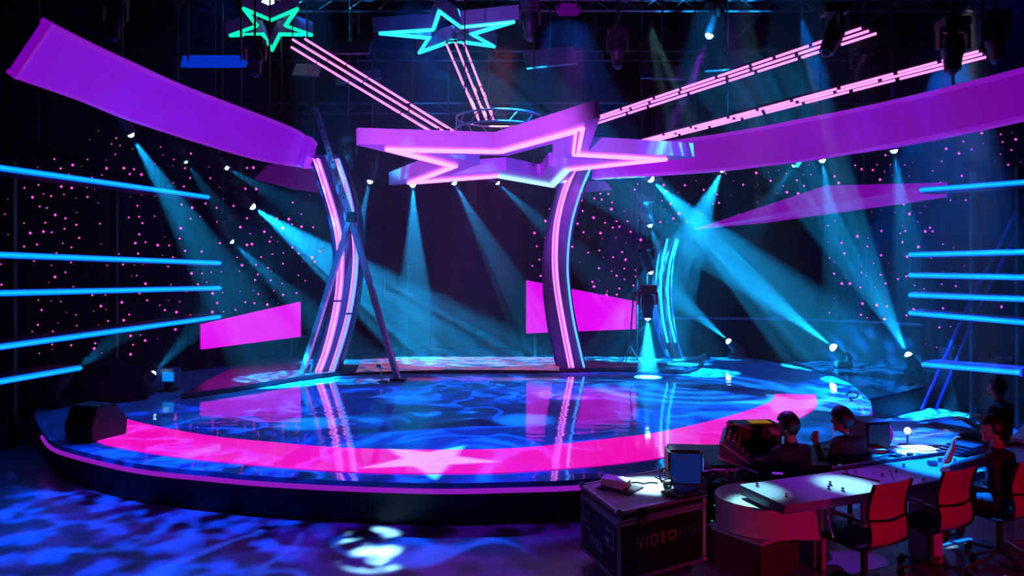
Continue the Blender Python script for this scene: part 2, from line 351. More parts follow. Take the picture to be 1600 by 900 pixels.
_sl=[G(x,y,.567) for x,y in [(556,582),(640,579),(720,578),(800,578),(874,579)]]; _sl=resample(spline(_sl,6),24)
MB().strip(_sl,[Vector((p.x*1.10,p.y+2.3,.567)) for p in _sl],(0,0,.012)).build('patch_glow',m_patch,wk,label='patchy pink, orange and lilac projected light painted along the middle')
# ---------------------------------------------------------------- big hanging star
def star_pts(c,Rr,q,phi,a,b,k=1,dz=0,q2=None):
    out=[]
    for i in range(10):
        rr=Rr*k if i%2==0 else Rr*q*(q2 if q2 else k)
        t=phi+i*math.pi/5; u,v=rr*math.cos(t),rr*math.sin(t)
        X,Y,Z=u,v,dz
        Y,Z=Y*math.cos(a)-Z*math.sin(a),Y*math.sin(a)+Z*math.cos(a)
        X,Z=X*math.cos(b)+Z*math.sin(b),-X*math.sin(b)+Z*math.cos(b)
        out.append(c+Vector((X,Y,Z)))
    return out
s=14/15
sc_=Vector((.146*s,14,HC+2.221*s)); SP=dict(Rr=3.586*s,q=.444,phi=3.801,a=-.048,b=-.039)
def SS(k,dz,q2=None): return star_pts(sc_,k=k,dz=dz,q2=q2,**SP)
bs=thing('hanging_star',sc_,'huge hanging lilac five-pointed star outlined in pink and ice-blue neon','star')
def ring_face(o,i):
    v=o+i; n=len(o); return v,[(k,(k+1)%n,n+(k+1)%n,n+k) for k in range(n)]
TH=.27
def blunt(L,f=.045):
    o=[]
    for i,p in enumerate(L):
        if i%2==0: o+= [p.lerp(L[i-1],f),p.lerp(L[(i+1)%10],f)]
        else: o.append(p)
    return o
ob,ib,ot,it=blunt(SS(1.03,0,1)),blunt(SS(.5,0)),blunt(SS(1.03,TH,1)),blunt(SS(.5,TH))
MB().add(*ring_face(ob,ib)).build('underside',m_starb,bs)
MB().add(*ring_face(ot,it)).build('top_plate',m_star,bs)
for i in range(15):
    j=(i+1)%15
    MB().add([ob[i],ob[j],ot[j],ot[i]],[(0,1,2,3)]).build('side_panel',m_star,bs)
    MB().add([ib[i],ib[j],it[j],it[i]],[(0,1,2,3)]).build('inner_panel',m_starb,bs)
n1=SS(.85,-.03,.86); n2=SS(.77,-.03,.79)
for loop,r in ((n1,.030),(n2,.022)):
    for i in range(10):
        j=(i+1)%10; a,b=loop[i],loop[j]; d=(b-a).normalized()*.02
        ice=(a.z+b.z)/2<1e9 and i in (5,6) 
        MB().tube([a+d,b-d],r,8).build('neon_tube',m_nwb if i in (5,6) else (m_npink),bs)
# truss ring and hangers over the star
tr=thing('truss_ring',P(775,190,14.6),'round metal truss frame on top of the big hanging star','truss')
tc=P(780,193,14.6)
for dz in(0,.22):
    MB().tube([tc+Vector((.85*math.cos(2*math.pi*k/28),.85*math.sin(2*math.pi*k/28),dz-.12)) for k in range(28)],.022,6,True).build('hoop',m_alu,tr)
for k in range(14):
    a=2*math.pi*k/14; b=a+math.pi/14
    MB().tube([tc+Vector((.85*math.cos(a),.85*math.sin(a),-.12)),tc+Vector((.85*math.cos(b),.85*math.sin(b),.10))],.014,5).build('brace',m_alu,tr)
for dx in(-.7,.7):
    MB().tube([tc+Vector((dx,.3,-.8)),tc+Vector((dx,.3,3.0))],.015,5).build('hanging_rod',m_fixt,tr)

# small neon stars by the ceiling
def small_star(name,label,D,p,nm,dk):
    s=D/15; c=Vector((p[0]*s,D,HC+p[1]*s)); kw=dict(Rr=p[2]*s,q=p[3],phi=p[4],a=p[5],b=p[6])
    t=thing(name,c,label,'star','small neon stars')
    S=lambda k,dz: star_pts(c,k=k,dz=dz,**kw)
    lo,hi=S(1.06,.02),S(1.06,.34); li,hi2=S(.86,.02),S(.86,.34)
    MB().add(*ring_face(lo,li)).build('face_rim',dk,t)
    MB().add(*ring_face(lo,hi)).build('shell',dk,t); MB().add(*ring_face(li,hi2)).build('inner_shell',dk,t)
    L=S(.98,-.02); L2=S(.86,.0)
    for i in range(10):
        a,b=L[i],L[(i+1)%10]; MB().tube([a,b],.038,7).build('neon_tube',nm,t)
    for i in range(0,10):
        a,b=L2[i],L2[(i+1)%10]; MB().tube([a,b],.014,6).build('inner_tube',nm,t)
    top=c+Vector((0,0,.34))
    MB().tube([top,Vector((top.x,top.y,10.45))],.03,6).build('hanging_rod',m_fixt,t)
    for i in(0,4,6): MB().bar(hi2[i],top,.05).build('spider_arm',m_fixt,t)
dk_g=mat('star_dark_shell_g',(.06,.05,.12),.5,emit=(.01,.002,.03),es=1,noise=(3,.3)); dk_c=mat('star_dark_shell_c',(.10,.16,.26),.5,noise=(3,.3))
small_star('neon_star','small hanging star outlined in green neon',17,(-4.904,4.982,.879,.339,4.415,-.2,-.184),m_ngrn,dk_g)
small_star('neon_star','small hanging star outlined in cyan neon',17,(-1.276,4.861,1.447,.334,3.403,.021,-.069),m_ncyn,dk_c)

# neon rays
def ray(label,A,B,dA,dB,nseg,r,seed):
    rnd=random.Random(seed)
    mid=P(*A[1],dA); t=thing('neon_ray',mid,label,'neon light','neon rays')
    for (a,b) in zip(A,B):
        p,q=P(*a,dA),P(*b,dB); cuts=[0]+sorted(min(.97,max(.03,(k+rnd.uniform(-.3,.3))/nseg)) for k in range(1,nseg))+[1]
        L=(q-p).length; g=.035/L
        for c0,c1 in zip(cuts,cuts[1:]):
            MB().tube([p.lerp(q,c0+g),p.lerp(q,c1-g)],r,7).build('neon_tube',m_nray,t)
        MB().bar(p+Vector((0,.05,.05)),q+Vector((0,.05,.05)),.05,.02).build('rail',m_fixt,t)
    for k in range(5):
        f=k/4; x=P(*A[0],dA).lerp(P(*B[0],dB),f); y=P(*A[2],dA).lerp(P(*B[2],dB),f)
        MB().bar(x+Vector((0,.06,.07)),y+Vector((0,.06,.07)),.03).build('cross_bar',m_fixt,t)
    h=P(*B[1],dB); MB().tube([h+Vector((0,.06,.06)),Vector((h.x,h.y+.06,10.45))],.015,5).build('hanging_wire',m_fixt,t)
ray('magenta neon ray of three tubes running from green star to big star',[(674,206),(696,207),(712,207)],[(454,73),(456,61),(475,60)],14.6,16.9,4,.024,1)
ray('short steep magenta neon ray of three tubes below the cyan star',[(749,190),(761,190),(772,190)],[(697,68),(711,66),(724,66)],14.9,16.9,3,.022,2)
ray('long magenta neon ray from the top right star tip to upper right',[(936,182),(934,187),(932,193)],[(1349,43),(1361,47),(1373,51)],14.9,11.5,8,.021,3)
ray('lowest long magenta neon ray running just above the right violet band',[(1000,220),(1004,222),(1008,224)],[(1533,79),(1539,83),(1545,88)],14.6,10.5,9,.019,4)

# ---------------------------------------------------------------- violet header bands
def band(name,label,top,bot,m,rim,th=.12,n=10,vents=()):
    T=spline([P(*p) for p in top],n); Bt=spline([P(*p) for p in bot],n); k=max(len(T),len(Bt)); T=resample(T,k);Bt=resample(Bt,k)
    c=(T[k//2]+Bt[k//2])/2; t=thing(name,c,label,'header')
    nv=[]
    for i in range(k):
        d=(T[min(i+1,k-1)]-T[max(i-1,0)]); v=d.cross(T[i]-Bt[i]).normalized()
        if v.y<0: v=-v
        nv.append(v*th)
    MB().strip(T,Bt,nv).build('lightbox_face',m,t,smooth=True)
    up=[(T[i]-Bt[i]).normalized() for i in range(k)]
    MB().strip([T[i]+up[i]*.0-nv[i]*.12 for i in range(k)],[T[i]-up[i]*.07-nv[i]*.12 for i in range(k)],[v*1.3 for v in nv]).build('top_rim',rim,t)
    MB().strip([Bt[i]+up[i]*.05-nv[i]*.12 for i in range(k)],[Bt[i]-up[i]*.0-nv[i]*.12 for i in range(k)],[v*1.3 for v in nv]).build('bottom_rim',rim,t)
    for f in(0,):
        MB().bar(T[f],Bt[f],.06).build('end_rim',rim,t)
    for f in(.2,.75):
        i=int(f*(k-1)); MB().tube([T[i]+nv[i]*.5,Vector((T[i].x,T[i].y,10.45))],.02,5).build('hanging_rod',m_fixt,t)
    return t
band('curved_header','long violet curved lightbox band sweeping down at upper left',
 [(80,36,9.0),(165,78,10),(280,130,11.8),(370,165,13.3),(430,188,14.4),(470,206,15.1),(486,222,16.0)],
 [(22,122,9.0),(122,157,10),(205,190,11.2),(330,230,13),(400,250,14.2),(450,259,15),(481,262,16.0)],m_hdr,m_rim)
band('curved_header','long violet curved lightbox band rising towards the upper right edge',
 [(1750,62,8.2),(1600,105,9),(1400,155,11),(1240,188,13),(1110,211,14.8),(925,236,17)],
 [(1750,146,8.2),(1600,186,9),(1400,228,11),(1260,252,13),(1110,268,14.8),(925,280,17)],m_hdr2,m_rim)
def panel(name,label,cat,px,m,th=.12,frame=True,legs=True,group=None):
    p=[P(*q) for q in px]; c=sum(p,Vector())/len(p); t=thing(name,c,label,cat,group)
    n=(p[1]-p[0]).cross(p[-1]-p[0]).normalized(); n=n if n.y>0 else -n
    MB().prism(p,n*th).build('screen',m,t)
    if frame:
        MB().prism([q+n*(th+.005)+(q-c)*.02 for q in p],n*.06).build('back_frame',m_fixt,t)
    if legs:
        lo=sorted(p,key=lambda q:q.z)[:2]
        for q in lo:
            q2=q.lerp(c,.15)+n*(th+.04); MB().bar(Vector((q2.x,q2.y,SZ)),q2+Vector((0,0,.2)),.06).build('post',m_fixt,t)
    return t
panel('led_panel','bright magenta screen panel standing left of the left lit arch','screen',[(316,507,16.8),(470,472,18.4),(470,526,18.4),(316,546,16.8)],m_mag)
panel('led_panel','bright magenta screen panel behind the right lit arch','screen',[(822,438,19),(997,472,18.6),(997,514,18.6),(822,521,19)],m_mag)
def hang(t,p):
    MB().tube([p,Vector((p.x,p.y,10.45))],.02,5).build('hanging_rod',m_fixt,t)
t=panel('wedge_panel','long tapering violet wedge panel hanging on the right side','panel',[(1085,358,19.0),(1290,290,17.8),(1480,285,16.3),(1480,307,16.3),(1400,319,16.9),(1200,347,18.3)],m_wedge,legs=False)
hang(t,P(1350,292,17.5)); hang(t,P(1250,310,18.1))
t=panel('wedge_panel','dim violet wedge panel tucked under the left curved band','panel',[(398,278,17.6),(418,258,17.6),(494,245,17),(504,299,17),(450,291,17.2)],m_dimw,legs=False)
hang(t,P(440,265,17.5)); hang(t,P(490,262,17.2))
t=panel('wedge_panel','small dim violet panel behind the right tip of the big star','panel',[(912,284,18.2),(945,282,18.2),(957,296,18.2),(915,300,18.2)],m_dimw,legs=False)
hang(t,P(930,286,18.3))

# ---------------------------------------------------------------- LED star curtains
def inpoly(x,y,poly):
    c=False;j=len(poly)-1
    for i in range(len(poly)):
        xi,yi=poly[i];xj,yj=poly[j]
        if (yi>y)!=(yj>y) and x<(xj-xi)*(y-yi)/(yj-yi)+xi: c=not c
        j=i
    return c
def curtain(label,path,ztop,zbot,leds_poly,step,seed,dfun,skip=.25,rsz=.02):
    pts=spline([Vector((*p,0)) for p in path],14); n=len(pts)
    fold=[]
    for i,p in enumerate(pts):
        d=(pts[min(i+1,n-1)]-pts[max(i-1,0)]).normalized(); nn=Vector((-d.y,d.x,0)); fold.append(p+nn*.05*math.sin(i*1.9))
    c=fold[n//2]; t=thing('star_curtain',(c.x,c.y,zbot),label,'curtain','star curtains')
    MB().strip([Vector((p.x,p.y,ztop)) for p in fold],[Vector((p.x,p.y,zbot)) for p in fold],(0,.06,0)).build('drape',m_drape,t)
    rnd=random.Random(seed); mb=MB(); xs=[q[0] for q in leds_poly]; ys=[q[1] for q in leds_poly]
    y=min(ys);row=0
    while y<max(ys):
        x=min(xs)+(row%2)*step/2
        while x<max(xs):
            X=x+rnd.uniform(-.32,.32)*step; Y=y+rnd.uniform(-.3,.3)*step
            if inpoly(X,Y,leds_poly) and rnd.random()>skip:
                d=dfun(X)-.16; q=P(X,Y,d); r=rsz*d/17*rnd.choice((.5,.8,1.1,1.3,1.7))
                mb.add([q+Vector(v)*r for v in((1,0,0),(-1,0,0),(0,1,0),(0,-1,0),(0,0,1),(0,0,-1))],[(0,2,4),(2,1,4),(1,3,4),(3,0,4),(2,0,5),(1,2,5),(3,1,5),(0,3,5)])
            x+=step
        y+=step*.8;row+=1
    mb.build('led_lights',m_led,t,kind='stuff')
def lin(a,b): return lambda x:a[1]+(b[1]-a[1])*(x-a[0])/(b[0]-a[0])
def gp(x,d): return ((x-800)*d/F,d)
lf=lambda x: 12.3+(x+60)/560*7.0
curtain('tall dark curtain dotted with pink lights along the left side',[gp(x,lf(x)) for x in(-60,60,180,300,420,500)],6.5,.02,
  [(0,320),(110,200),(190,205),(300,232),(400,262),(490,300),(505,380),(475,470),(400,485),(316,500),(220,560),(60,560),(0,500)],19,3,lf,.42)
mf=lin((800,20.0),(1010,19.6))
curtain('dark curtain dotted with pink lights right behind the right lit arch',[gp(x,mf(x)) for x in(815,860,900,950,1003)],6.6,.47,
  [(828,300),(925,283),(1000,285),(1003,470),(950,475),(860,440),(828,430)],19,5,mf,.15)
rf=lin((1278,21.0),(1700,14.2))
curtain('tall dark curtain dotted with pink lights along the right side',[gp(x,rf(x)) for x in(1278,1350,1420,1500,1600,1700)],7.0,.02,
  [(1290,258),(1400,232),(1600,190),(1600,300),(1440,350),(1600,400),(1600,500),(1440,560),(1290,520)],20,7,rf,.3)
rf2=lin((1010,19.4),(1290,19.0))
curtain('high narrow curtain dotted with pink lights above the small blue arch',[gp(x,rf2(x)) for x in(1010,1080,1150,1220,1285)],6.9,4.0,
  [(1015,290),(1130,268),(1282,255),(1282,300),(1110,352),(1060,352),(1015,350)],19,9,rf2,.25)

# dark video wall in the middle
vw=thing('video_wall',P(708,560,21.8),'large unlit dark video wall in the middle behind the stage','screen')
a=P(566,288,21.8); b=P(852,288,21.8); zb=SZ-.01
nx,ny=8,6
wd=(b.x-a.x)/nx; ht=(a.z-zb)/ny
m_vw=mat('dark_screen',(.001,.001,.006),.6,spec=.08)
for i in range(nx):
    for j in range(ny):
        MB().box((a.x+wd*(i+.5),21.8,zb+ht*(j+.5)),(wd-.012,.1,ht-.012)).build('screen_panel',m_vw,vw)
MB().box((a.x+wd*nx/2,21.95,(a.z+zb)/2),(wd*nx+.1,.1,a.z-zb)).build('back_frame',m_fixt,vw)

# low curved scenic wall at right rear
def lowwall(label,px,h,m,name='scenic_wall'):
    bot=spline([P(*p) for p in px],6); bot=[Vector((p.x,p.y,SZ-.01)) for p in bot]
    t=thing(name,bot[len(bot)//2],label,'wall')
    MB().strip([p+Vector((0,0,h)) for p in bot],bot,(0,.1,0)).build('wall_board',m,t,smooth=True)
    MB().strip([p+Vector((0,-.03,h)) for p in bot],[p+Vector((0,-.03,h+.05)) for p in bot],(0,.16,0)).build('top_cap',m_blade,t)
m_scen=mat('scenic_blue',(.0005,.0007,.003),.8,spec=.02,noise=(2,.3))
lowwall('low dark blue curved scenic wall behind the floor lamps at right',[(900,560,19.2),(1050,560,19.4),(1200,560,19.2),(1330,560,18.3),(1440,560,17.0)],1.0,m_scen)
lowwall('low dark scenic wall under the left magenta screen',[(230,560,16.6),(330,560,17.4),(420,560,18.4),(480,560,19)],.55,m_scen)

# ---------------------------------------------------------------- lit arches
def arch(name,label,d,outL,A,B,strips,top=None,deep=.35,group='lit arches',body=m_pill):
    L=resample(spline([P(x,y,d) for x,y in A],6),30); Rr=resample(spline([P(x,y,d) for x,y in B],6),30)
    t=thing(name,((L[-1].x+Rr[-1].x)/2,d,L[-1].z),label,'arch',group)
    MB().strip(L,Rr,(0,deep,0)).build('body',body,t,smooth=True)
    for side in(L,Rr):
        MB().strip([p+Vector((-.02,-.05,0)) for p in side],[p+Vector((.02,-.05,0)) for p in side],(0,deep+.08,0)).build('edge_trim',m_blade,t)
    for pts,wpx,ch,tb,cuts in strips:
        C=resample(spline([P(x,y,d-.05) for x,y in pts],6),36); hw=wpx*d/F/2
        cs=[0]+cuts+[35]
        for c0,c1 in zip(cs,cs[1:]):
            seg=C[c0:c1+1]
            if c1!=35: seg[-1]=seg[-1].lerp(seg[-2],.35)
            if ch: MB().strip([p+Vector((-hw,0,0)) for p in seg],[p+Vector((hw,0,0)) for p in seg],(0,.05,0)).build('lit_channel',ch,t)
            MB().tube([p+Vector((hw*.45,-.03,0)) for p in seg],.018 if ch else wpx*d/F/2,7).build('neon_tube',tb,t)
            if ch: MB().tube([p+Vector((-hw*.75,-.03,0)) for p in seg],.009,6).build('thin_tube',m_npink,t)
    return t
arch('lit_arch','tall curved arch post at left with pink and blue neon strips behind metal struts',15.9,None,
 [(484,242),(499,290),(516,345),(522,400),(518,450),(508,505),(495,550),(483,588)],
 [(532,242),(551,300),(561,350),(563,400),(559,450),(550,500),(537,548),(523,588)],
 [([(494,248),(508,290),(524,345),(532,395),(530,450),(522,500),(509,550),(495,587)],11,m_lilac,m_npink,[23]),
  ([(526,248),(543,300),(552,350),(556,400),(552,450),(543,500),(530,545),(516,587)],9,m_lilac,m_nblue,[11,25])])
arch('lit_arch','tall curved arch post at right of centre with lilac and blue neon strips',16.6,None,
 [(882,262),(862,330),(850,400),(850,450),(856,505),(865,550),(872,580)],
 [(925,262),(905,320),(892,375),(890,430),(895,480),(905,530),(916,580)],
 [([(897,264),(882,300),(870,350),(867,400),(869,440),(876,487),(886,540),(894,579)],10,m_lilac,m_npink,[]),
  ([(921,264),(906,300),(891,355),(886,410),(888,450),(895,500),(906,550),(913,579)],3.2,None,m_nblue,[])])
arch('lit_arch','smaller distant curved arch post with two thin ice-blue tubes',18.2,None,
 [(1036,366),(1027,410),(1024,465),(1029,510),(1040,545),(1052,572)],
 [(1062,366),(1052,405),(1048,455),(1052,500),(1060,540),(1070,572)],
 [([(1042,373),(1034,410),(1031,450),(1034,495),(1042,535)],3.4,None,m_narc,[]),
  ([(1056,373),(1046,410),(1042,450),(1045,495),(1054,535)],3.4,None,m_narc,[])],body=m_case)

# metal struts crossing in front of the left arch
st=thing('strut_frame',G(545,592,SZ),'A-shaped frame of bluish metal struts in front of the left arch','frame')
ap=P(551,349,15.5)
MB().bar(P(492,168,15.5),ap,.12,.10).build('mast',m_alu,st,label='upper mast leaning left with bolt holes')
fa=G(622,594,SZ); fb=G(470,590,SZ)
MB().bar(ap+Vector((0,-.05,0)),fa,.13,.10).build('leg',m_alu,st); MB().bar(ap+Vector((-.05,-.08,.02)),fb,.12,.10).build('leg',m_alu,st)
MB().box(ap+Vector((0,-.1,.12)),(.2,.2,.22)).build('joint_bracket',m_fixt,st,bevel=.02)
for q in(fa,fb): MB().box(q+Vector((0,0,.02)),(.32,.32,.04)).build('foot_plate',m_fixt,st,bevel=.01)
for k in range(9):
    q=P(492,168,15.5).lerp(ap,.08+k*.1)+Vector((0,-.06,0)); MB().lathe(q,(0,-1,0),[(0,.018),(.012,.018)],8).build('bolt',m_fixt,st)
# ---------------------------------------------------------------- blue light bars
def lightbar(label,a,b,depth=.45,hpx=6,side=1,grp='blue light bars'):
    p,q=P(*a),P(*b); t=thing('light_bar',(p+q)/2,label,'light bar',grp)
    d=(q-p).normalized(); n=Vector((-d.y,d.x,0)).normalized(); n=n if n.y>0 else -n
    mb=MB(); mb.strip([p+Vector((0,0,.055)),q+Vector((0,0,.055))],[p-Vector((0,0,.055)),q-Vector((0,0,.055))],[n*depth]*2).build('blade',m_blade,t)
    MB().tube([p-n*.03,q-n*.03],.042,8).build('light_tube',m_bar,t)
    MB().tube([p-n*.06,q-n*.06],.020,6).build('bright_core',m_barcore,t)
    for e in(q,): MB().box(e+n*.05+d*.015,(.03,.14,.13),Matrix.Rotation(math.atan2(d.y,d.x),3,'Z')).build('end_cap',m_blade,t)
    return t,n
bars_l=[((-90,250,9.8),(323,308,15),'topmost sloping blue light bar on the left wall'),
 ((-60,396,10),(341,411,15),'second highest blue light bar on the left wall, level'),
 ((-60,459.5,10),(341,450,15),'middle left blue light bar, just below the second'),
 ((-60,550,10),(341,495,15),'fourth left blue light bar, rising towards the magenta screen'),
 ((-60,606,10),(122,575,12.2),'lowest and shortest left blue light bar beside the dark mound')]
for a,b,l in bars_l: t,n=lightbar(l,a,b)
pl=thing('bar_rack',P(150,425,14.6),'dark upright rack that carries the left blue light bars','rack')
for x in(20,180):
    d=10.6+ (x)/340*4.4; q=P(x,425,d+.42); MB().bar(Vector((q.x,q.y,0)),Vector((q.x,q.y,4.4)),.08).build('post',m_fixt,pl)
bars_r=[((1440,297,13.5),(1720,276,11.2),'topmost blue light bar on the right wall'),
 ((1423,398,13.6),(1720,391,11),'second blue light bar from top on the right wall'),
 ((1423,430,13.6),(1720,436,11),'third blue light bar from top on the right wall'),
 ((1423,461,13.6),(1720,472,11),'fourth blue light bar from top on the right wall'),
 ((1423,489,13.6),(1720,514,11),'fifth right blue light bar, sloping down to the right'),
 ((1443,569,12.6),(1595,582,11.4),'lowest right blue light bar, short and standing apart')]
for a,b,l in bars_r: lightbar(l,b,a) if False else lightbar(l,a,b)
pr=thing('bar_rack',P(1500,425,13.6),'dark upright rack that carries the right blue light bars','rack')
for x in(1520,1592):
    d=13.6-(x-1423)/300*2.6; q=P(x,425,d+.45); MB().bar(Vector((q.x,q.y,0)),Vector((q.x,q.y,4.5)),.08).build('post',m_fixt,pr)
# curved dark rib and diagonal poles at far right
rb=thing('curved_rib',P(1545,620,13.9),'tall dark blue curved scenic rib behind the right light bars','scenery')
A=[P(x,y,14.2) for x,y in [(1515,250),(1530,330),(1537,400),(1535,460),(1524,520),(1508,580),(1494,640)]]; B=[P(x,y,14.2) for x,y in [(1545,250),(1560,330),(1568,400),(1566,460),(1556,520),(1542,580),(1528,640)]]
MB().strip(spline(A,5),spline(B,5),(0,.3,0)).build('rib_body',m_scen,rb,smooth=True)
dp=thing('diagonal_pole',P(1500,520,13.0),'pair of thin blue-lit diagonal poles crossing the right light bars','pole')
m_pole=mat('blue_pole',(.05,.08,.4),.3)
MB().tube([P(1604,300,12.6),P(1502,500,13.0),P(1440,640,13.2)],.03,7).build('pole',m_pole,dp); MB().tube([P(1622,300,12.6),P(1524,490,13.0),P(1462,640,13.2)],.025,7).build('pole',m_pole,dp)
rb=thing('curved_rib',P(40,230,13.6),'dark blue curved scenic rib at far left above the light bars','scenery')
MB().strip(spline([P(x,y,13) for x,y in [(-20,165),(30,210),(90,238),(150,255)]],5),spline([P(x,y,13) for x,y in [(-20,180),(30,222),(90,248),(150,262)]],5),(0,.2,0)).build('rib_body',m_scen,rb)
hang(rb,P(60,232,13.1))

# ---------------------------------------------------------------- moving head lamps
GRID=9.2
def head(label,px,tgt,d,dt,ang=20,e=30000,col=BEAM,lens='on',floor=None,scale=None,r=.09,group='moving head lamps',pole=True,glens=.07):
    lp=P(*px,d); tp=P(*tgt,dt); dr=(tp-lp).normalized()
    up=Vector((0,0,1)); pv=lp-dr*.30                     # pivot of the head
    onfloor=floor is not None
    base=Vector((pv.x,pv.y,floor)) if onfloor else Vector((pv.x,pv.y,pv.z+.42))
    t=thing('moving_head_lamp',base,label,'stage lamp',group)
    sgn=1 if onfloor else -1
    bz=base.z+.07 if onfloor else base.z-.07
    MB().box((pv.x,pv.y,bz),(.36,.30,.14)).build('base',m_fixt,t,bevel=.02)
    side=dr.cross(up); side=Vector((1,0,0)) if side.length<.2 else side.normalized()
    y=MB()
    y.bar(pv-side*.19,Vector((pv.x,pv.y,bz+.09*sgn))-side*.19,.045,.10); y.bar(pv+side*.19,Vector((pv.x,pv.y,bz+.09*sgn))+side*.19,.045,.10)
    y.bar(Vector((pv.x,pv.y,bz+.10*sgn))-side*.21,Vector((pv.x,pv.y,bz+.10*sgn))+side*.21,.10,.05)
    y.build('yoke',m_fixt,t)
    hd=MB().lathe(pv,dr,[(-.22,.06),(-.20,.11),(-.05,.14),(.05,.14),(.10,.12),(.24,.105),(.285,.105)],18).build('head',m_fixt,t,smooth=True)
    ml={'on':m_lens,'faint':m_lensf,'off':m_lensoff}[lens]
    MB().lathe(lp-dr*.02,dr,[(0,glens),(glens*.5,glens*.85),(glens*.85,glens*.5),(glens,glens*.1)],14).build('lens',ml,hd,smooth=True)
    if not onfloor and pole:
        MB().tube([base,Vector((base.x,base.y,10.45))],.022,6).build('drop_pipe',m_fixt,t)
    if e:
        add_light('lamp_beam','SPOT',lp+dr*(glens+.02),tp,e*BK,col,ang=ang,blend=.35,size=.03,gobo='streak',scale=scale or 4.6/math.tan(R(ang/2)),parent=t,org=base)
    return t
H=head
H('lamp under the left violet band throwing a long faint beam',(205,211),(385,500),17-4,14.5,ang=20,e=13000,glens=.06)
H('brightest lamp on the left, throwing a wide beam to the right',(395,323),(700,540),16.5,17.5,ang=25,e=42000,glens=.075)
H('small lamp just below the bright left lamp, beam to lower right',(363,378),(560,560),17,17.5,ang=17,e=7000,glens=.05)
H('faint small lamp left of the left arch under the violet band',(291,254),(345,330),15.5,15.5,ang=20,e=900,lens='faint',glens=.04)
H('small lamp just right of the faint one, under the band',(355,263),(420,300),16,16,ang=20,e=1500,glens=.045)
H('leftmost of the four lamps in a row below the big star',(578,284),(545,420),18.4,18,ang=17,e=8000)
H('second of the four lamps below the big star, beam straight down',(645,290),(650,560),18.4,18.2,ang=20,e=20000)
H('third of the four lamps below the big star, beam to lower right',(710,286),(800,450),18.4,18.4,ang=18,e=8000)
H('rightmost of the four lamps in a row below the big star',(778,286),(880,380),18.4,18.6,ang=17,e=5000,glens=.055)
H('bright lamp below the right star tip with a wide beam down right',(1017,280),(1230,480),17.5,17.5,ang=24,e=36000,glens=.09)
H('bright lamp under the right violet band, beam down left',(1128,266),(1085,360),17.2,17.6,ang=30,e=22000)
H('faint small lamp hanging under the right violet band',(1240,259),(1205,310),16.5,16.8,ang=26,e=1600,lens='faint',glens=.05)
H('lamp under the right violet band with beam straight down',(1285,251),(1325,500),15.2,15.2,ang=19,e=8000,glens=.065)
H('rightmost lamp under the right violet band, nearest the right light bars',(1397,236),(1432,480),13.9,13.9,ang=19,e=8000,glens=.065)
H('floor lamp on the rear deck with a strong beam up left',(1302,543),(1060,355),17.35,16.9,ang=15,e=45000,floor=SZ,glens=.095)
H('rightmost floor lamp on the rear deck, beam up left',(1419,554),(1300,330),16.0,16.2,ang=24,e=17000,floor=SZ-.01,glens=.075)
H('floor lamp beside the small blue arch, beam up left',(1138,533),(1030,440),18.9,18.4,ang=17,e=16000,floor=SZ,glens=.075)
H('top lamp of the vertical row left of the small blue arch',(1016,353),(1032,400),17.4,17.2,ang=26,e=3200,glens=.055,pole=False)
H('middle lamp of the vertical row left of the small blue arch',(1017,426),(1050,520),17.4,17.2,ang=20,e=5000,glens=.06,pole=False)
H('lowest lamp of the vertical row, lighting a white pool on the stage',(1012,498),(1012.5,592),15.7,15.7,ang=27,e=60000,glens=.06,pole=False)
H('floor lamp at the left stage edge beside the small blue monitor',(240,583),(300,520),13.5,14,ang=24,e=1500,floor=SZ,glens=.055)
H('floor lamp behind the black mound at the left stage edge',(110,585),(160,545),12.3,12.6,ang=26,e=900,floor=SZ,lens='off')
H('ceiling lamp with a violet beam above the right neon rays',(1108,56),(1058,185),13.5,13.5,ang=11,e=9000,col=(.28,.02,1),lens='faint',glens=.08)
H('dark ceiling lamp hanging across the long neon ray',(1290,84),(1262,150),10.5,10.5,e=0,lens='off')
H('dark ceiling lamp hanging across the lowest neon ray',(1488,112),(1486,170),10,10,e=0,lens='off')
H('dark ceiling lamp hanging beneath the long neon ray at right',(1345,135),(1335,200),12,12,e=0,lens='off')
H('dark ceiling lamp with bright lens spot above the big star',(965,105),(965,190),14,14,e=0,lens='off')
H('dark ceiling lamp left of the blue lit ceiling flag',(178,62),(175,140),12,12,e=0,lens='off')
H('dark ceiling lamp right of the cyan neon star',(828,62),(828,140),14,14,e=0,lens='off')
H('dark ceiling lamp directly below the green neon star',(400,118),(405,190),14,14,e=0,lens='off')
H('dark ceiling lamp between left arch and big star tip',(545,262),(545,320),17.2,17.2,e=0,lens='off')
H('dark ceiling lamp at the right end of the lowest neon ray',(1556,96),(1560,160),10.8,10.8,e=0,lens='off')
H('green-lit ceiling lamp right above the green neon star',(418,4),(445,60),17.0,17.0,ang=40,e=260,col=(.05,1,.6),lens='on',glens=.16)
# vertical tower carrying the row of three lamps
tw=thing('lamp_tower',Vector((P(1003,560,17.9).x,17.9,SZ)),'slim dark tower carrying a vertical row of three lamps','tower')
bx=P(1003,560,17.9).x
for dx in(-.12,.12): MB().tube([Vector((bx+dx,17.9,SZ)),Vector((bx+dx,17.9,4.6))],.025,6).build('upright',m_fixt,tw)
for k in range(9): MB().tube([Vector((bx-.12,17.9,SZ+.3+k*.45)),Vector((bx+.12,17.9,SZ+.5+k*.45))],.012,5).build('rung',m_fixt,tw)
for (y,d) in((353,17.4),(426,17.4),(498,15.7)):
    q=P(1014,y,d); MB().bar(Vector((bx,17.9,q.z+.66)),Vector((q.x,d,q.z+.66)),.05).build('outrigger',m_fixt,tw)
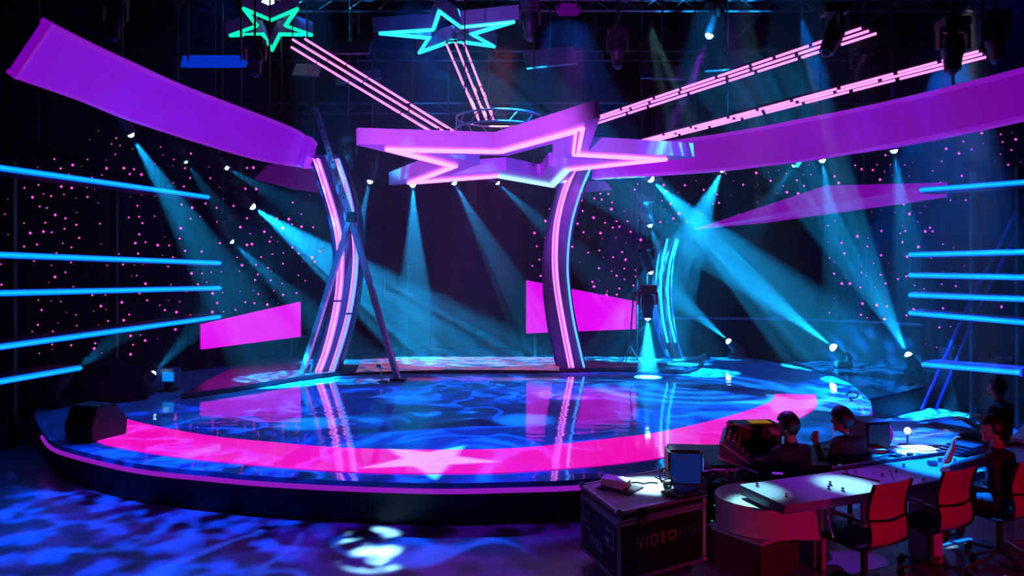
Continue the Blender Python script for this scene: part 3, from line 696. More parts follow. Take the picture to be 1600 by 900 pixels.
# thin stand in front of the right magenta screen
ms=thing('light_stand',G(985,572,SZ),'thin dark stand before the right magenta screen','stand')
q=G(978,572,SZ); top=P(990,460,q.y)
MB().tube([Vector((q.x+.08,q.y,SZ+.3)),Vector((top.x,q.y,top.z))],.02,6).build('pole',m_fixt,ms)
for a in range(3):
    MB().tube([Vector((q.x+.08,q.y,SZ+.5)),Vector((q.x+.08+.3*math.cos(a*2.1),q.y+.3*math.sin(a*2.1),SZ+.01))],.015,5).build('leg',m_fixt,ms)
MB().box((top.x,q.y,top.z),(.16,.14,.12)).build('lamp_box',m_fixt,ms,bevel=.01)

# ---------------------------------------------------------------- ceiling grid
rnd=random.Random(12)
for i,(d,z,x0,x1,ph) in enumerate([(9,9.2,-10,12,'nearest the camera'),(11.5,8.9,-12,12,'over the front of the stage'),(13.2,9.2,-12,12,'above the big star front'),(15.2,8.9,-12,12,'above the big star'),(17.6,9.2,-12,12,'behind the neon stars'),(19.6,7.2,-9,10,'low behind the big star'),(21,9.0,-12,12,'in front of the video wall')]):
    t=thing('grid_truss',(0,d,z),'horizontal dark lighting truss across the ceiling, '+ph,'truss','ceiling trusses')
    MB().tube([(x0,d,z),(x1,d,z)],.03,6).build('top_chord',m_pipe,t); MB().tube([(x0,d-.12,z-.3),(x1,d-.12,z-.3)],.03,6).build('lower_chord',m_pipe,t)
    mb=MB(); x=x0
    while x<x1-.5:
        mb.tube([(x,d,z),(x+.35,d-.12,z-.3)],.012,4); mb.tube([(x+.35,d-.12,z-.3),(x+.7,d,z)],.012,4); x+=.7
    mb.build('lacing',m_pipe,t,kind='stuff')
    for x in(x0+1,0.3*i,x1-1): MB().tube([(x,d,z),(x,d,10.5)],.012,4).build('hanging_rod',m_fixt,t)
for k,x in enumerate((-7.5,-4.2,-.5,2.8,6.4,9.5)):
    t=MB().tube([(x,7,GRID+.15),(x,23,GRID+.15)],.035,6).build('grid_pipe',m_pipe,label='long ceiling pipe running from front to back, '+('leftmost','second from left','third from left','third from right','second from right','rightmost')[k]+' of six',cat='pipe',group='ceiling pipes')
for (px,py,d,wd,h,m,l) in [(335,97,14.5,1.3,.30,m_ceilblue,'bright blue lit flag panel hanging left of the green star'),(888,16,13,.42,.28,m_dimw,'small violet octagonal diffuser plate hanging at top centre')]:
    c=P(px,py,d); t=thing('hanging_flag',c,l,'panel')
    k=.25 if m is m_dimw else .05
    MB().prism([c+Vector((wd/2*a,h*b*.35,h*b*.85)) for a,b in((-1,-.5+k),(-.75,-.5),(.75,-.5),(1,-.5+k),(1,.5-k),(.75,.5),(-.75,.5),(-1,.5-k))],(0,.02,.03)).build('plate',m,t)
    for sx in(-.4,.4): hang(t,c+Vector((wd*sx,.0,.03)))
m_flag=mat('grid_flag',(.05,.05,.09),.6,noise=(4,.4))
for (px,py,d,wd,h,l) in [(550,75,16,.8,.4,'dark violet flag hanging between the two neon stars'),(1035,112,15,.9,.45,'dim violet flag above the long right neon ray'),(480,110,17,.6,.4,'small dark flag right beneath the green star'),(860,90,17,1.2,.6,'wide dark flag right of the cyan star'),(560,120,18,1.1,.35,'dim low flag left of the steep neon ray'),(930,205,19,.5,.2,'small blue tinted flag above the star top right tip'),(1130,100,16,.9,.4,'dim violet flag behind the violet beam')]:
    c=P(px,py,d); t=thing('hanging_flag',c,l,'panel'); MB().box(c,(wd,.05,h),Matrix.Rotation(R(-35),3,'X')@Matrix.Rotation(rnd.uniform(-.2,.2),3,'Y')).build('plate',m_flag,t); hang(t,c)

# ---------------------------------------------------------------- stage-side objects
# black speaker / lamp body on the left stage corner
c=G(134,690,SZ); t=thing('stage_monitor',c,'black wedge loudspeaker covering the left end of the magenta ring','loudspeaker')
x0,x1=-.24,.24
prof=[(-.28,0),(.28,0),(.30,.22),(.12,.46),(-.2,.46),(-.30,.2)]
Mr=Matrix.Rotation(R(-20),3,'Z')
def loc(c,v,M=Mr): return c+M@Vector(v)
cc=c+Vector((0,.25,0))
MB().prism([loc(cc,(x0,a,b)) for a,b in prof],Mr@Vector((x1-x0,0,0))).build('cabinet',m_fixt,t,bevel=.02)
MB().prism([loc(cc,(x0+.05,a,b)) for a,b in [(-.315,.22),(-.215,.44),(-.225,.445),(-.325,.225)]],Mr@Vector((x1-x0-.1,0,0))).build('grille',m_drape,t)
for k in range(3):
    MB().tube(spline([loc(cc,(-.26,.1*k,.3)),loc(cc,(-.45-.05*k,.05,.25)),loc(cc,(-.48,0,.05+.03*k)),loc(cc,(-.3,-.1,.02))],6),.012,6).build('cable',m_fixt,t)
# covered mound
c=G(150,640,SZ); mb=MB(); n=20; rows=[]
cm=Vector((P(150,600,12.9).x,12.9,SZ))
rn=random.Random(4)
prof=[(0,.86),(.12,.84),(.35,.78),(.55,.66),(.68,.45),(.74,.2),(.75,0.02)]
v=[];f=[]
for z,rr in prof:
    for k in range(n):
        a=2*math.pi*k/n; q=rr*(1+.05*math.sin(3*a+z*5)); v.append(cm+Vector((q*math.cos(a),q*.6*math.sin(a),z)))
for i in range(len(prof)-1):
    for k in range(n): f.append((i*n+k,i*n+(k+1)%n,(i+1)*n+(k+1)%n,(i+1)*n+k))
f+=[tuple(range(n))[::-1],tuple((len(prof)-1)*n+k for k in range(n))]
mb.add(v,f).build('covered_equipment',m_drape,smooth=True,label='rounded mound of equipment under black cloth at left stage edge',cat='cover')
# small monitor with cyan screen
c=P(264,586,13.9); t=thing('video_monitor',Vector((c.x,c.y,SZ)),'small boxy monitor with cyan screen at the left stage edge','monitor')
MB().box(c,(.34,.3,.27)).build('housing',mat('monitor_housing',(.02,.05,.22),.4),t,bevel=.015)
MB().box(c+Vector((.055,-.155,-.01)),(.21,.012,.17)).build('screen',m_scr3,t)
MB().box(Vector((c.x,c.y,(SZ+c.z-.13)/2)),(.12,.12,c.z-.13-SZ)).build('stand',m_fixt,t); MB().box((c.x,c.y,SZ+.015),(.35,.3,.03)).build('foot',m_fixt,t)
# small microphone stand on stage
c=G(597,597,SZ); t=thing('floor_mic',c,'short chrome floor microphone stand near the right strut foot','microphone')
MB().lathe(c,(0,0,1),[(0,.13),(.02,.12),(.03,.02)],14).build('base',m_fixt,t); MB().tube([c,c+Vector((-.03,0,.28))],.012,6).build('pole',m_chrome,t)
MB().lathe(c+Vector((-.03,0,.28)),(-.5,-.3,.6),[(0,.02),(.02,.04),(.08,.045),(.11,.02)],12).build('head',m_chrome,t)
# loose cable loop on the right end of the stage
MB().tube(spline([G(x,y,SZ+.015) for x,y in [(1322,617),(1330,612),(1340,615),(1338,621),(1328,622),(1332,627)]],6),.014,6).build('cable_coil',m_chrome,label='small loop of cable lying at the right end of the stage',cat='cable')
# dark equipment boxes right of the stage behind the third person
for (x,y,z,wd,dp,h,l) in [(1505,640,.0,.7,.5,1.2,'tall dark equipment cabinet below the lowest right light bar'),(1575,650,.0,.8,.6,1.05,'wide dark equipment cabinet at the far right edge')]:
    c=G(x,y,0); t=thing('equipment_cabinet',c,l,'cabinet'); MB().box(c+Vector((0,0,h/2)),(wd,dp,h)).build('body',m_fixt,t,bevel=.02)
    for k in range(4): MB().box(c+Vector((0,-dp/2-.01,h*(.2+.2*k))),(wd*.85,.02,h*.15)).build('front_panel',m_case,t)
    for k in range(3): MB().box(c+Vector((-.2+.2*k,-.1,h+.03)),(.12,.2,.06)).build('top_unit',m_blade,t)
c=P(1608,680,9.4); t=thing('curved_counter',Vector((c.x,c.y,0)),'curved pale blue-lit counter at the far right edge','counter')
pts=[G(x,y,.8) for x,y in [(1578,689),(1590,680),(1600,668),(1625,655),(1660,655),(1680,700),(1600,694)]]
MB().prism(pts,(0,0,.05)).build('top',m_white,t); MB().prism([Vector((p.x*.99+.06,p.y,0)) for p in pts],(0,0,.8)).build('base',m_fixt,t)

# ---------------------------------------------------------------- judges' desk
DZ=.78
dk=thing('judges_desk',G(1300,757,0)+Vector((0,0,0)),'long white panel desk with brushed grey top and rounded left end','desk')
far=[G(x,y,DZ) for x,y in [(1155,757),(1230,747),(1300,737),(1370,727),(1440,717),(1500,708),(1560,699),(1640,688)]]
near=[G(x,y,DZ) for x,y in [(1227,790),(1265,784),(1300,779),(1350,771),(1430,757),(1480,748),(1540,735),(1640,716)]]
def plate(i0,i1,name='top_plate',m=m_desk,gap=.006):
    A=far[i0:i1+1];B=near[i0:i1+1]
    A=[a.copy() for a in A];B=[b.copy() for b in B]
    A[-1]=A[-1].lerp(A[-2],gap);B[-1]=B[-1].lerp(B[-2],gap)
    MB().strip(A,B,(0,0,-.028)).build(name,m,dk)
plate(0,3); plate(3,5); plate(5,7)
MB().strip([p.lerp(q,.03)-Vector((0,0,.03)) for p,q in zip(far,near)],[p.lerp(q,.97)-Vector((0,0,.03)) for p,q in zip(far,near)],(0,0,-.055)).build('apron',m_alu,dk)
fr_=[p+(p-q).normalized()*.02 for p,q in zip(far,near)]
MB().strip([p+Vector((0,0,.0)) for p in fr_[2:]],[p+(p-q).normalized()*.05 for p,q in zip(fr_[2:],near[2:])],(0,0,.035)).build('back_rail',m_book,dk,label='dark raised rail along the far edge')
# rounded drum end
dc=G(1205,790,.62)+Vector((.10,.22,0)); 
cl=G(1153,782,.66); 
drum=[]
pc=Vector((G(1212,790,.66).x,G(1212,790,.66).y+.28,0))
for k in range(15):
    a=R(95)+R(190)*k/14; drum.append(pc+Vector((.44*math.cos(a),.40*math.sin(a),0)))
back_r=Vector((G(1292,770,.66).x+.12,G(1292,770,.66).y+.25,0)); fr_r=Vector((G(1289,800,.66).x,G(1289,800,.66).y+.05,0))
drum=[back_r]+drum+[fr_r]
MB().prism([p+Vector((0,0,.40)) for p in drum],(0,0,.26)).build('end_drum',m_white,dk,smooth=True)
MB().prism([p+Vector((0,0,.655)) for p in [pc+(q-pc)*1.01 for q in drum]],(0,0,.012)).build('drum_top',m_white,dk)
lg=G(1276,885,0); MB().box(lg+Vector((0,.1,.33)),(.10,.35,.66)).build('leg_panel',m_white,dk)
lg2=Vector((5.2,7.3,0)); MB().box(lg2+Vector((0,0,.33)),(.10,.5,.66)).build('leg_panel',m_white,dk)
lg3=Vector((3.9,6.95,0)); MB().box(lg3+Vector((0,0,.33)),(.10,.4,.66)).build('leg_panel',m_white,dk)
for (x,y) in [(1183,760),(1229,777),(1295,765),(1317,768),(1297,758),(1323,741),(1337,740),(1379,745),(1443,751),(1492,722),(1400,738),(1412,730)]:
    q=G(x,y,DZ); MB().lathe(q,(0,0,1),[(0,.016),(.008,.016),(.014,.009),(.022,.009),(.026,.014),(.034,.012)],10).build('standoff_bolt',m_chrome,dk)
q=G(1181,775,.67); MB().lathe(q,(0,0,1),[(0,.02),(.06,.02),(.065,.03),(.08,.03)],10).build('standoff_bolt',m_chrome,dk)
# low white plinth at the left of the desk
pp=[G(x,y,.36) for x,y in [(1157,786),(1104,820),(1190,849),(1252,826)]]
t=thing('low_cabinet',Vector((sum(p.x for p in pp)/4,sum(p.y for p in pp)/4,0)),'low white-topped cabinet under the rounded end of the desk','cabinet')
MB().prism([p-Vector((0,0,.03)) for p in pp],(0,0,.03)).build('top',m_white,t)
cq=sum(pp,Vector())/4
MB().prism([Vector((cq.x+(p.x-cq.x)*.95,cq.y+(p.y-cq.y)*.95,0)) for p in pp],(0,0,.33)).build('body',mat('dark_red_board',(.10,.05,.06),.5),t)
pq=[G(x,y,.40) for x,y in [(1157,786),(1112,811),(1104,820),(1120,822),(1160,797)]]
# items on the desk
for (x,y,dx,dy,l) in [(1457,727,.09,.05,'small tin box on the blue-lit part of the desk'),(1470,722,.05,.03,'small black and white box on the blue-lit desk')]:
    q=G(x,y,DZ); MB().box(q+Vector((0,0,.022)),(dx,dy,.04)).build('small_box',m_chrome,bevel=.004,label=l,cat='box')
for (x,y,x2,y2,l) in [(1315,739,1375,752,'long thin metal rod lying across the desk'),(1390,735,1398,752,'short pen on the desk behind the first red chair')]:
    a,b=G(x,y,DZ+.008),G(x2,y2,DZ+.008); MB().tube([a,b],.006,6).build('pen',m_chrome,label=l,cat='pen')
bk_=thing('book_stack',G(1515,708,DZ),'stack of dark folders on the desk before the third person','folders')
for k in range(4):
    q=G(1513,712,DZ); MB().box(q+Vector((.0+.02*k,.12,.016+.025*k)),(.42-.03*k,.26,.022),Matrix.Rotation(R(18+5*k),3,'Z')).build('folder',m_book,bk_,bevel=.003)
# ---------------------------------------------------------------- rear table behind judges' desk
rt=thing('rear_table',G(1430,705,0),'white table covered in papers behind the long desk','table')
tp=[G(x,y,.76) for x,y in [(1345,735),(1350,697),(1500,694),(1560,697),(1520,704),(1440,716)]]
MB().prism([p-Vector((0,0,.04)) for p in tp],(0,0,.04)).build('table_top',m_white,rt)
for p in(tp[1],tp[3],tp[0].lerp(tp[1],.2)):
    MB().bar(Vector((p.x,p.y-.05,0)),Vector((p.x,p.y-.05,.72)),.05).build('leg',m_alu,rt)
rnd=random.Random(8)
for k,(x,y,l) in enumerate([(1362,707,'thick stack of papers at the left end of the rear table'),(1385,715,'paper sheet on the rear table by the small monitor'),(1405,712,'tilted paper sheet in the middle of the rear table'),(1420,706,'large pale sheet near the far edge of the rear table'),(1452,702,'long pale sheet towards the right of the rear table'),(1480,699,'rightmost pale sheet on the rear table')]):
    q=G(x,y,.76); n=5 if k==0 else 1
    t=thing('paper_sheet',q,l,'paper','papers on the rear table')
    for j in range(n): MB().box(q+Vector((0,0,.005+.012*j)),(.24+.04*(k%3),.18,.008),Matrix.Rotation(rnd.uniform(-.5,.5),3,'Z')).build('sheet',m_paper,t)
for (x,y,l) in [(1404,715,'round dark cup lid on the papers of the rear table'),(1422,713,'small dark lens cap on the rear table'),(1375,702,'small dark cup beside the paper stack on the rear table')]:
    q=G(x,y,.775); MB().lathe(q,(0,0,1),[(0,.03),(.03,.034),(.035,.028)],14).build('lens_cap',m_fixt,label=l,cat='cap')
for (x,y,x2,y2,l) in [(1370,716,1395,709,'dark pen across the papers on the rear table'),(1385,703,1414,712,'long blue-grey ruler on the rear table')]:
    a,b=G(x,y,.79),G(x2,y2,.79); MB().bar(a,b,.03,.01).build('ruler',m_blade,label=l,cat='ruler')
# CRT style monitor on the rear table
c=G(1358,700,.76); c.z+=.16; t=thing('video_monitor',c-Vector((0,0,.16)),'dark boxy monitor with violet rim on the rear table','monitor')
Mm=Matrix.Rotation(R(12),3,'Z')
MB().box(c,(.30,.32,.30),Mm).build('housing',m_fixt,t,bevel=.02)
MB().box(c+Vector((0,0,.155)),(.30,.32,.012),Mm).build('top_panel',m_blade,t)
MB().lathe(c+Mm@Vector((.15,0,0)),Mm@Vector((1,0,0)),[(0,.14),(.03,.15),(.05,.13)],20).build('round_screen',mat('violet_rim',(.2,.02,.3),.3,emit=(.12,.0,.2),es=.6),t)
# small stand lamp on the floor at right
c=G(1418,697,0); t=thing('floor_lamp',c,'small lit globe lamp on a thin stand beyond the rear table','lamp')
zt=P(1418,673,c.y).z
MB().tube([c,Vector((c.x,c.y,zt))],.018,6).build('pole',m_alu,t); MB().lathe(c,(0,0,1),[(0,.14),(.02,.13),(.03,.03)],14).build('base',m_fixt,t)
MB().lathe(Vector((c.x,c.y,zt)),(0,0,1),[(-.05,.01),(-.035,.035),(0,.05),(.035,.035),(.05,.01)],14).build('globe',m_lens,t,smooth=True)

# ---------------------------------------------------------------- flight case
A,B,C=G(910,757,.70),G(967,800,.70),G(1100,771,.70); D=A+C-B; zb=.10
fc=thing('flight_case',Vector(((A.x+C.x)/2,(A.y+C.y)/2,0)),'black flight case with metal edges and lettering standing before the stage','case')
U=(C-B); V=(A-B)
def cp(u,v,z): q=B+U*u+V*v; q.z=z; return q
MB().prism([cp(.005,.005,zb),cp(.995,.005,zb),cp(.995,.995,zb),cp(.005,.995,zb)],(0,0,.69-zb)).build('body_panels',m_case,fc)
MB().prism([cp(.02,.02,.69),cp(.98,.02,.69),cp(.98,.98,.69),cp(.02,.98,.69)],(0,0,.008)).build('lid_top',m_lid,fc)
e=.028
for (u0,v0,u1,v1) in [(0,0,1,0),(1,0,1,1),(1,1,0,1),(0,1,0,0)]:
    for z in(.690,.615,.585,zb+.012): MB().bar(cp(u0,v0,z),cp(u1,v1,z),e,e if z in(.690,) else .024).build('edge_profile',m_alu,fc)
for (u,v) in((0,0),(1,0),(1,1),(0,1)):
    MB().bar(cp(u,v,zb),cp(u,v,.70),e).build('corner_profile',m_alu,fc)
    for z in(zb+.015,.69): MB().lathe(cp(u,v,z),(0,0,1),[(-.03,.014),(-.018,.028),(0,.034),(.018,.028),(.03,.014)],12).build('ball_corner',m_chrome,fc,smooth=True)
    q=cp(.12+.76*u,.12+.76*v,.05); MB().lathe(q-Vector((.015,0,0)),(1,0,0),[(0,.05),(.03,.05)],16).build('castor',m_fixt,fc)
Fn=Vector((U.y,-U.x,0)).normalized(); Ln=Vector((-V.y,V.x,0)).normalized()
def plaque(u,face,z,w_,h_,name,m,th=.01,off=.006):
    dr=(U if face=='f' else -V).normalized(); nn=Fn if face=='f' else Ln
    if nn.y>0 and face=='f': nn=-nn
    if face!='f' and nn.x>0: nn=-nn
    o=cp(u,0,z) if face=='f' else cp(0,u,z)
    p=[o-dr*w_/2-Vector((0,0,h_/2)),o+dr*w_/2-Vector((0,0,h_/2)),o+dr*w_/2+Vector((0,0,h_/2)),o-dr*w_/2+Vector((0,0,h_/2))]
    return MB().prism([q+nn*off for q in p],nn*th).build(name,m,FP[-1] if name in('dish_recess','grip') else fc)
FP=[fc]
plaque(.24,'f',.60,.10,.20,'latch_plate',m_fixt,off=.014); plaque(.24,'f',.60,.055,.07,'butterfly_latch',m_chrome,off=.026)
for u in(.86,.20):
    hd_=plaque(u,'l',.42,.17,.15,'handle_dish',m_print,th=.004); FP.append(hd_); plaque(u,'l',.42,.135,.115,'dish_recess',m_case,th=.004,off=.011); plaque(u,'l',.42,.10,.03,'grip',m_alu,th=.02,off=.016)
def text(s_,origin,dx,n,size,m,parent,name='lettering',extr=.002,tight=1.0):
    cu=bpy.data.curves.new(name,'FONT'); cu.body=s_; cu.size=size; cu.extrude=extr; cu.offset=.012*size; cu.space_character=tight; cu.align_x='CENTER'; cu.align_y='CENTER'; cu.resolution_u=3
    o=bpy.data.objects.new(name,cu); COL.objects.link(o)
    X=dx.normalized(); Z=n.normalized(); Y=Z.cross(X); o.matrix_world=Matrix((( X.x,Y.x,Z.x,origin.x),(X.y,Y.y,Z.y,origin.y),(X.z,Y.z,Z.z,origin.z),(0,0,0,1)))
    bpy.context.view_layer.update(); dg=bpy.context.evaluated_depsgraph_get(); me=bpy.data.meshes.new_from_object(o.evaluated_get(dg))
    mw=o.matrix_world.copy(); bpy.data.objects.remove(o); me.transform(mw); me.transform(Matrix.Translation(-ORG[parent.name])); me.materials.clear(); me.materials.append(m)
    r=bpy.data.objects.new(name,me); COL.objects.link(r); r.parent=parent; return r
fn=Fn if Fn.y<0 else -Fn; ln=Ln if Ln.x<0 else -Ln
text('VIDEO',cp(.42,0,.40)+fn*.012,U,fn,.135,m_print2,fc,tight=1.25); text('HUB',cp(.82,0,.40)+fn*.012,U,fn,.135,m_print3,fc,tight=1.25)
text('IVES',cp(0,.56,.27)+ln*.012,-V,ln,.13,m_print,fc,tight=1.1)
# things on the flight case
q=G(963,762,.70); t=thing('paper_stack',q,'stack of curling papers on a dark tray on the flight case','papers')
MB().box(q+Vector((.03,-.02,.008)),(.34,.28,.014),Matrix.Rotation(R(-38),3,'Z')).build('tray',m_fixt,t)
for k in range(7): MB().box(q+Vector((.0,.02,.02+.010*k)),(.24,.17,.006),Matrix.Rotation(R(-40+3*k),3,'Z')@Matrix.Rotation(R(1+k*.6),3,'Y')).build('sheet',m_paper,t)
q=G(1005,757,.70); MB().tube(spline([q+Vector((-.14,0,.012)),q+Vector((-.05,.03,.012)),q+Vector((0,-.02,.014)),q+Vector((.06,.02,.012)),q+Vector((.14,.01,.012))],5),.009,6).build('cable_piece',m_fixt,label='short twisted cable lying on the bright flight case lid',cat='cable')
q=G(1062,777,.70)+Vector((.05,.05,0)); t=thing('control_pad',q,'flat dark control pad at the right end of the flight case lid','controller')
MB().box(q+Vector((0,.02,.02)),(.34,.24,.03),Matrix.Rotation(R(30),3,'Z')).build('body',m_fixt,t,bevel=.008); MB().box(q+Vector((.02,.04,.04)),(.18,.12,.02),Matrix.Rotation(R(30),3,'Z')).build('key_block',m_blade,t)
q=G(1043,765,.70); t=thing('headset',q,'small black headset with tiny lit dots standing on the flight case lid','headset')
MB().lathe(q+Vector((0,0,.05)),(1,-.3,0),[(-.04,.03),(-.03,.045),(.03,.045),(.04,.03)],14).build('ear_cup',m_fixt,t)
MB().tube(spline([q+Vector((-.05,0,.06)),q+Vector((-.07,.02,.13)),q+Vector((-.03,.04,.19)),q+Vector((.03,.03,.12)),q+Vector((.06,0,.04))],5),.009,6).build('headband',m_fixt,t)
MB().tube([q+Vector((.02,0,.05)),q+Vector((-.12,-.02,.12))],.006,5).build('boom',m_fixt,t); MB().lathe(q+Vector((.0,-.05,.05)),(0,-1,0),[(0,.006),(.004,.006)],8).build('status_light',m_gled,t)
# CRT monitor on the case
Dm=G(1085,758,.70); t=thing('video_monitor',Dm,'boxy monitor with dim blue screen on the back of the flight case','monitor')
ry=Matrix.Rotation(R(-4),3,'Z'); c=Dm+Vector((-.06,.22,.20)); 
c=Vector((P(1072,738,6.95).x,6.95,P(1072,738,6.78).z)); 
MB().box(c+Vector((.0,.12,0)),(.32,.30,.33),ry).build('housing',m_fixt,t,bevel=.025)
MB().box(c+ry@Vector((-.01,-.04,0)),(.275,.014,.275),ry).build('screen',m_scr,t)
MB().lathe(c+Vector((.16,.12,.02)),(1,0,0),[(0,.10),(.012,.10)],20).build('side_display',m_scr2,t); MB().lathe(c+Vector((.17,.12,.02)),(1,0,0),[(0,.04),(.012,.04)],20).build('display_centre',m_fixt,t)
MB().box(Vector((c.x,c.y+.12,.712+(c.z-.165-.70)/2)),(.2,.2,max(.02,c.z-.165-.70))).build('stand',m_fixt,t)
MB().box(c+ry@Vector((-.08,-.05,.10)),(.04,.004,.012),ry).build('readout',m_print,t); MB().box(c+ry@Vector((-.03,-.05,.10)),(.04,.004,.012),ry).build('readout',m_print,t)

# ---------------------------------------------------------------- crew desk with mixing console
cd=thing('crew_desk',Vector((2.55,7.9,0)),'dark crew desk crowded with equipment left of the seated people','desk')
MB().box((2.75,8.0,.70),(1.9,.9,.04)).build('desk_top',m_fixt,cd)
for x in(1.85,3.65):
    for y in(7.6,8.4): MB().bar((x,y,0),(x,y,.68),.05).build('leg',m_fixt,cd)
q=P(1150,715,7.7); t=thing('mixing_console',Vector((q.x,7.9,.72)),'black sloping mixing console with teal lit edges','console')
sd=[P(x,y,7.55) for x,y in [(1124,692),(1131,689),(1183,730),(1181,737),(1124,711)]]; bv=Vector((.22,.62,.02))
MB().prism(sd,bv).build('body',m_teal,t)
tl,tr_=sd[1]+Vector((0,0,.004)),sd[2]+Vector((0,0,.004)); MB().strip([tl,tl+bv],[tr_,tr_+bv],(0,0,.012)).build('control_surface',m_fixt,t)
cs_=[o for o in t.children if o.name.startswith('control_surface')][0]
for i in range(6):
    for j in range(5):
        c=tl.lerp(tr_,.1+.15*i)+bv*(.12+.19*j)+Vector((0,0,.018)); MB().box(c,(.025,.03,.014)).build('fader',m_alu if j%2 else m_red,cs_)
MB().bar(P(1122,714,7.5),P(1182,737,7.5),.10,.018).build('front_edge',m_alu,t); MB().bar(P(1124,691,7.53),P(1182,732,7.53),.012,.012).build('edge_strip',m_alu,t)
q=Vector((P(1180,690,8.1).x,8.15,.72)); t=thing('equipment_box',q,'black equipment box with a yellow sheet lying on top','box')
MB().box(q+Vector((0,0,.16)),(.52,.3,.32),Matrix.Rotation(R(5),3,'Z')).build('body',m_fixt,t,bevel=.02)
zt=.72+.33; y_=G(1176,683,zt)
MB().box(Vector((q.x+.05,8.12,zt)),(.22,.14,.008),Matrix.Rotation(R(4),3,'Z')).build('yellow_sheet',m_yel,t)
MB().box(Vector((q.x-.26,8.06,zt-.02)),(.12,.02,.012)).build('orange_marker',m_org,t)
MB().bar(Vector((q.x-.26,8.0,zt-.0)),Vector((q.x-.02,7.96,zt-.06)),.02,.015).build('teal_edge',m_alu,t)
for (x,y,z,l,wd) in [(1210,690,.95,'curled pale sheet left of the first seated person',.2),(1195,716,.74,'open white script beside the first seated person',.36),(1215,740,.74,'folded sheet on the crew desk edge',.1)]:
    q=G(x,y,z); MB().box(q,(wd,wd*.7,.008),Matrix.Rotation(R(-12),3,'Z')).build('paper_sheet',m_paper,label=l,cat='paper') if z<.9 else None
q=Vector((P(1212,690,8.0).x,8.0,.72)); t=thing('script_holder',q,'tilted holder with a curled pale sheet left of the first seated person','holder')
MB().bar(q,q+Vector((0,0,.22)),.03).build('stem',m_fixt,t); MB().box(q+Vector((0,0,.26)),(.17,.16,.01),Matrix.Rotation(R(25),3,'X')@Matrix.Rotation(R(12),3,'Y')).build('sheet',m_paper,t)
# equipment rack beside the case
q=Vector((P(1135,760,7.1).x,7.25,0)); t=thing('equipment_rack',q,'black equipment rack with green status lights right of the flight case','rack')
MB().box(q+Vector((0,0,.33)),(.42,.4,.66)).build('body',m_fixt,t,bevel=.015)
rn=random.Random(5)
for k in range(6): MB().box(q+Vector((0,-.205,.10+.095*k)),(.38,.012,.08)).build('unit_front',m_case,t)
for k in range(10): MB().box(q+Vector((rn.uniform(-.15,.15),-.214,.12+.05*k)),(rn.choice((.015,.04,.06)),.006,.008)).build('status_light',m_gled,t)
for k in range(9):
    a=q+Vector((rn.uniform(-.18,.18),rn.uniform(-.15,.1),.67)); 
    MB().tube(spline([a,a+Vector((rn.uniform(-.1,.1),rn.uniform(-.1,.1),.08)),a+Vector((rn.uniform(-.2,.2),rn.uniform(-.1,.1),.05)),a+Vector((rn.uniform(-.2,.2),-.1,.0))],5),.010,6).build('cable',rn.choice((m_alu,m_fixt,m_print,m_fixt)),t)

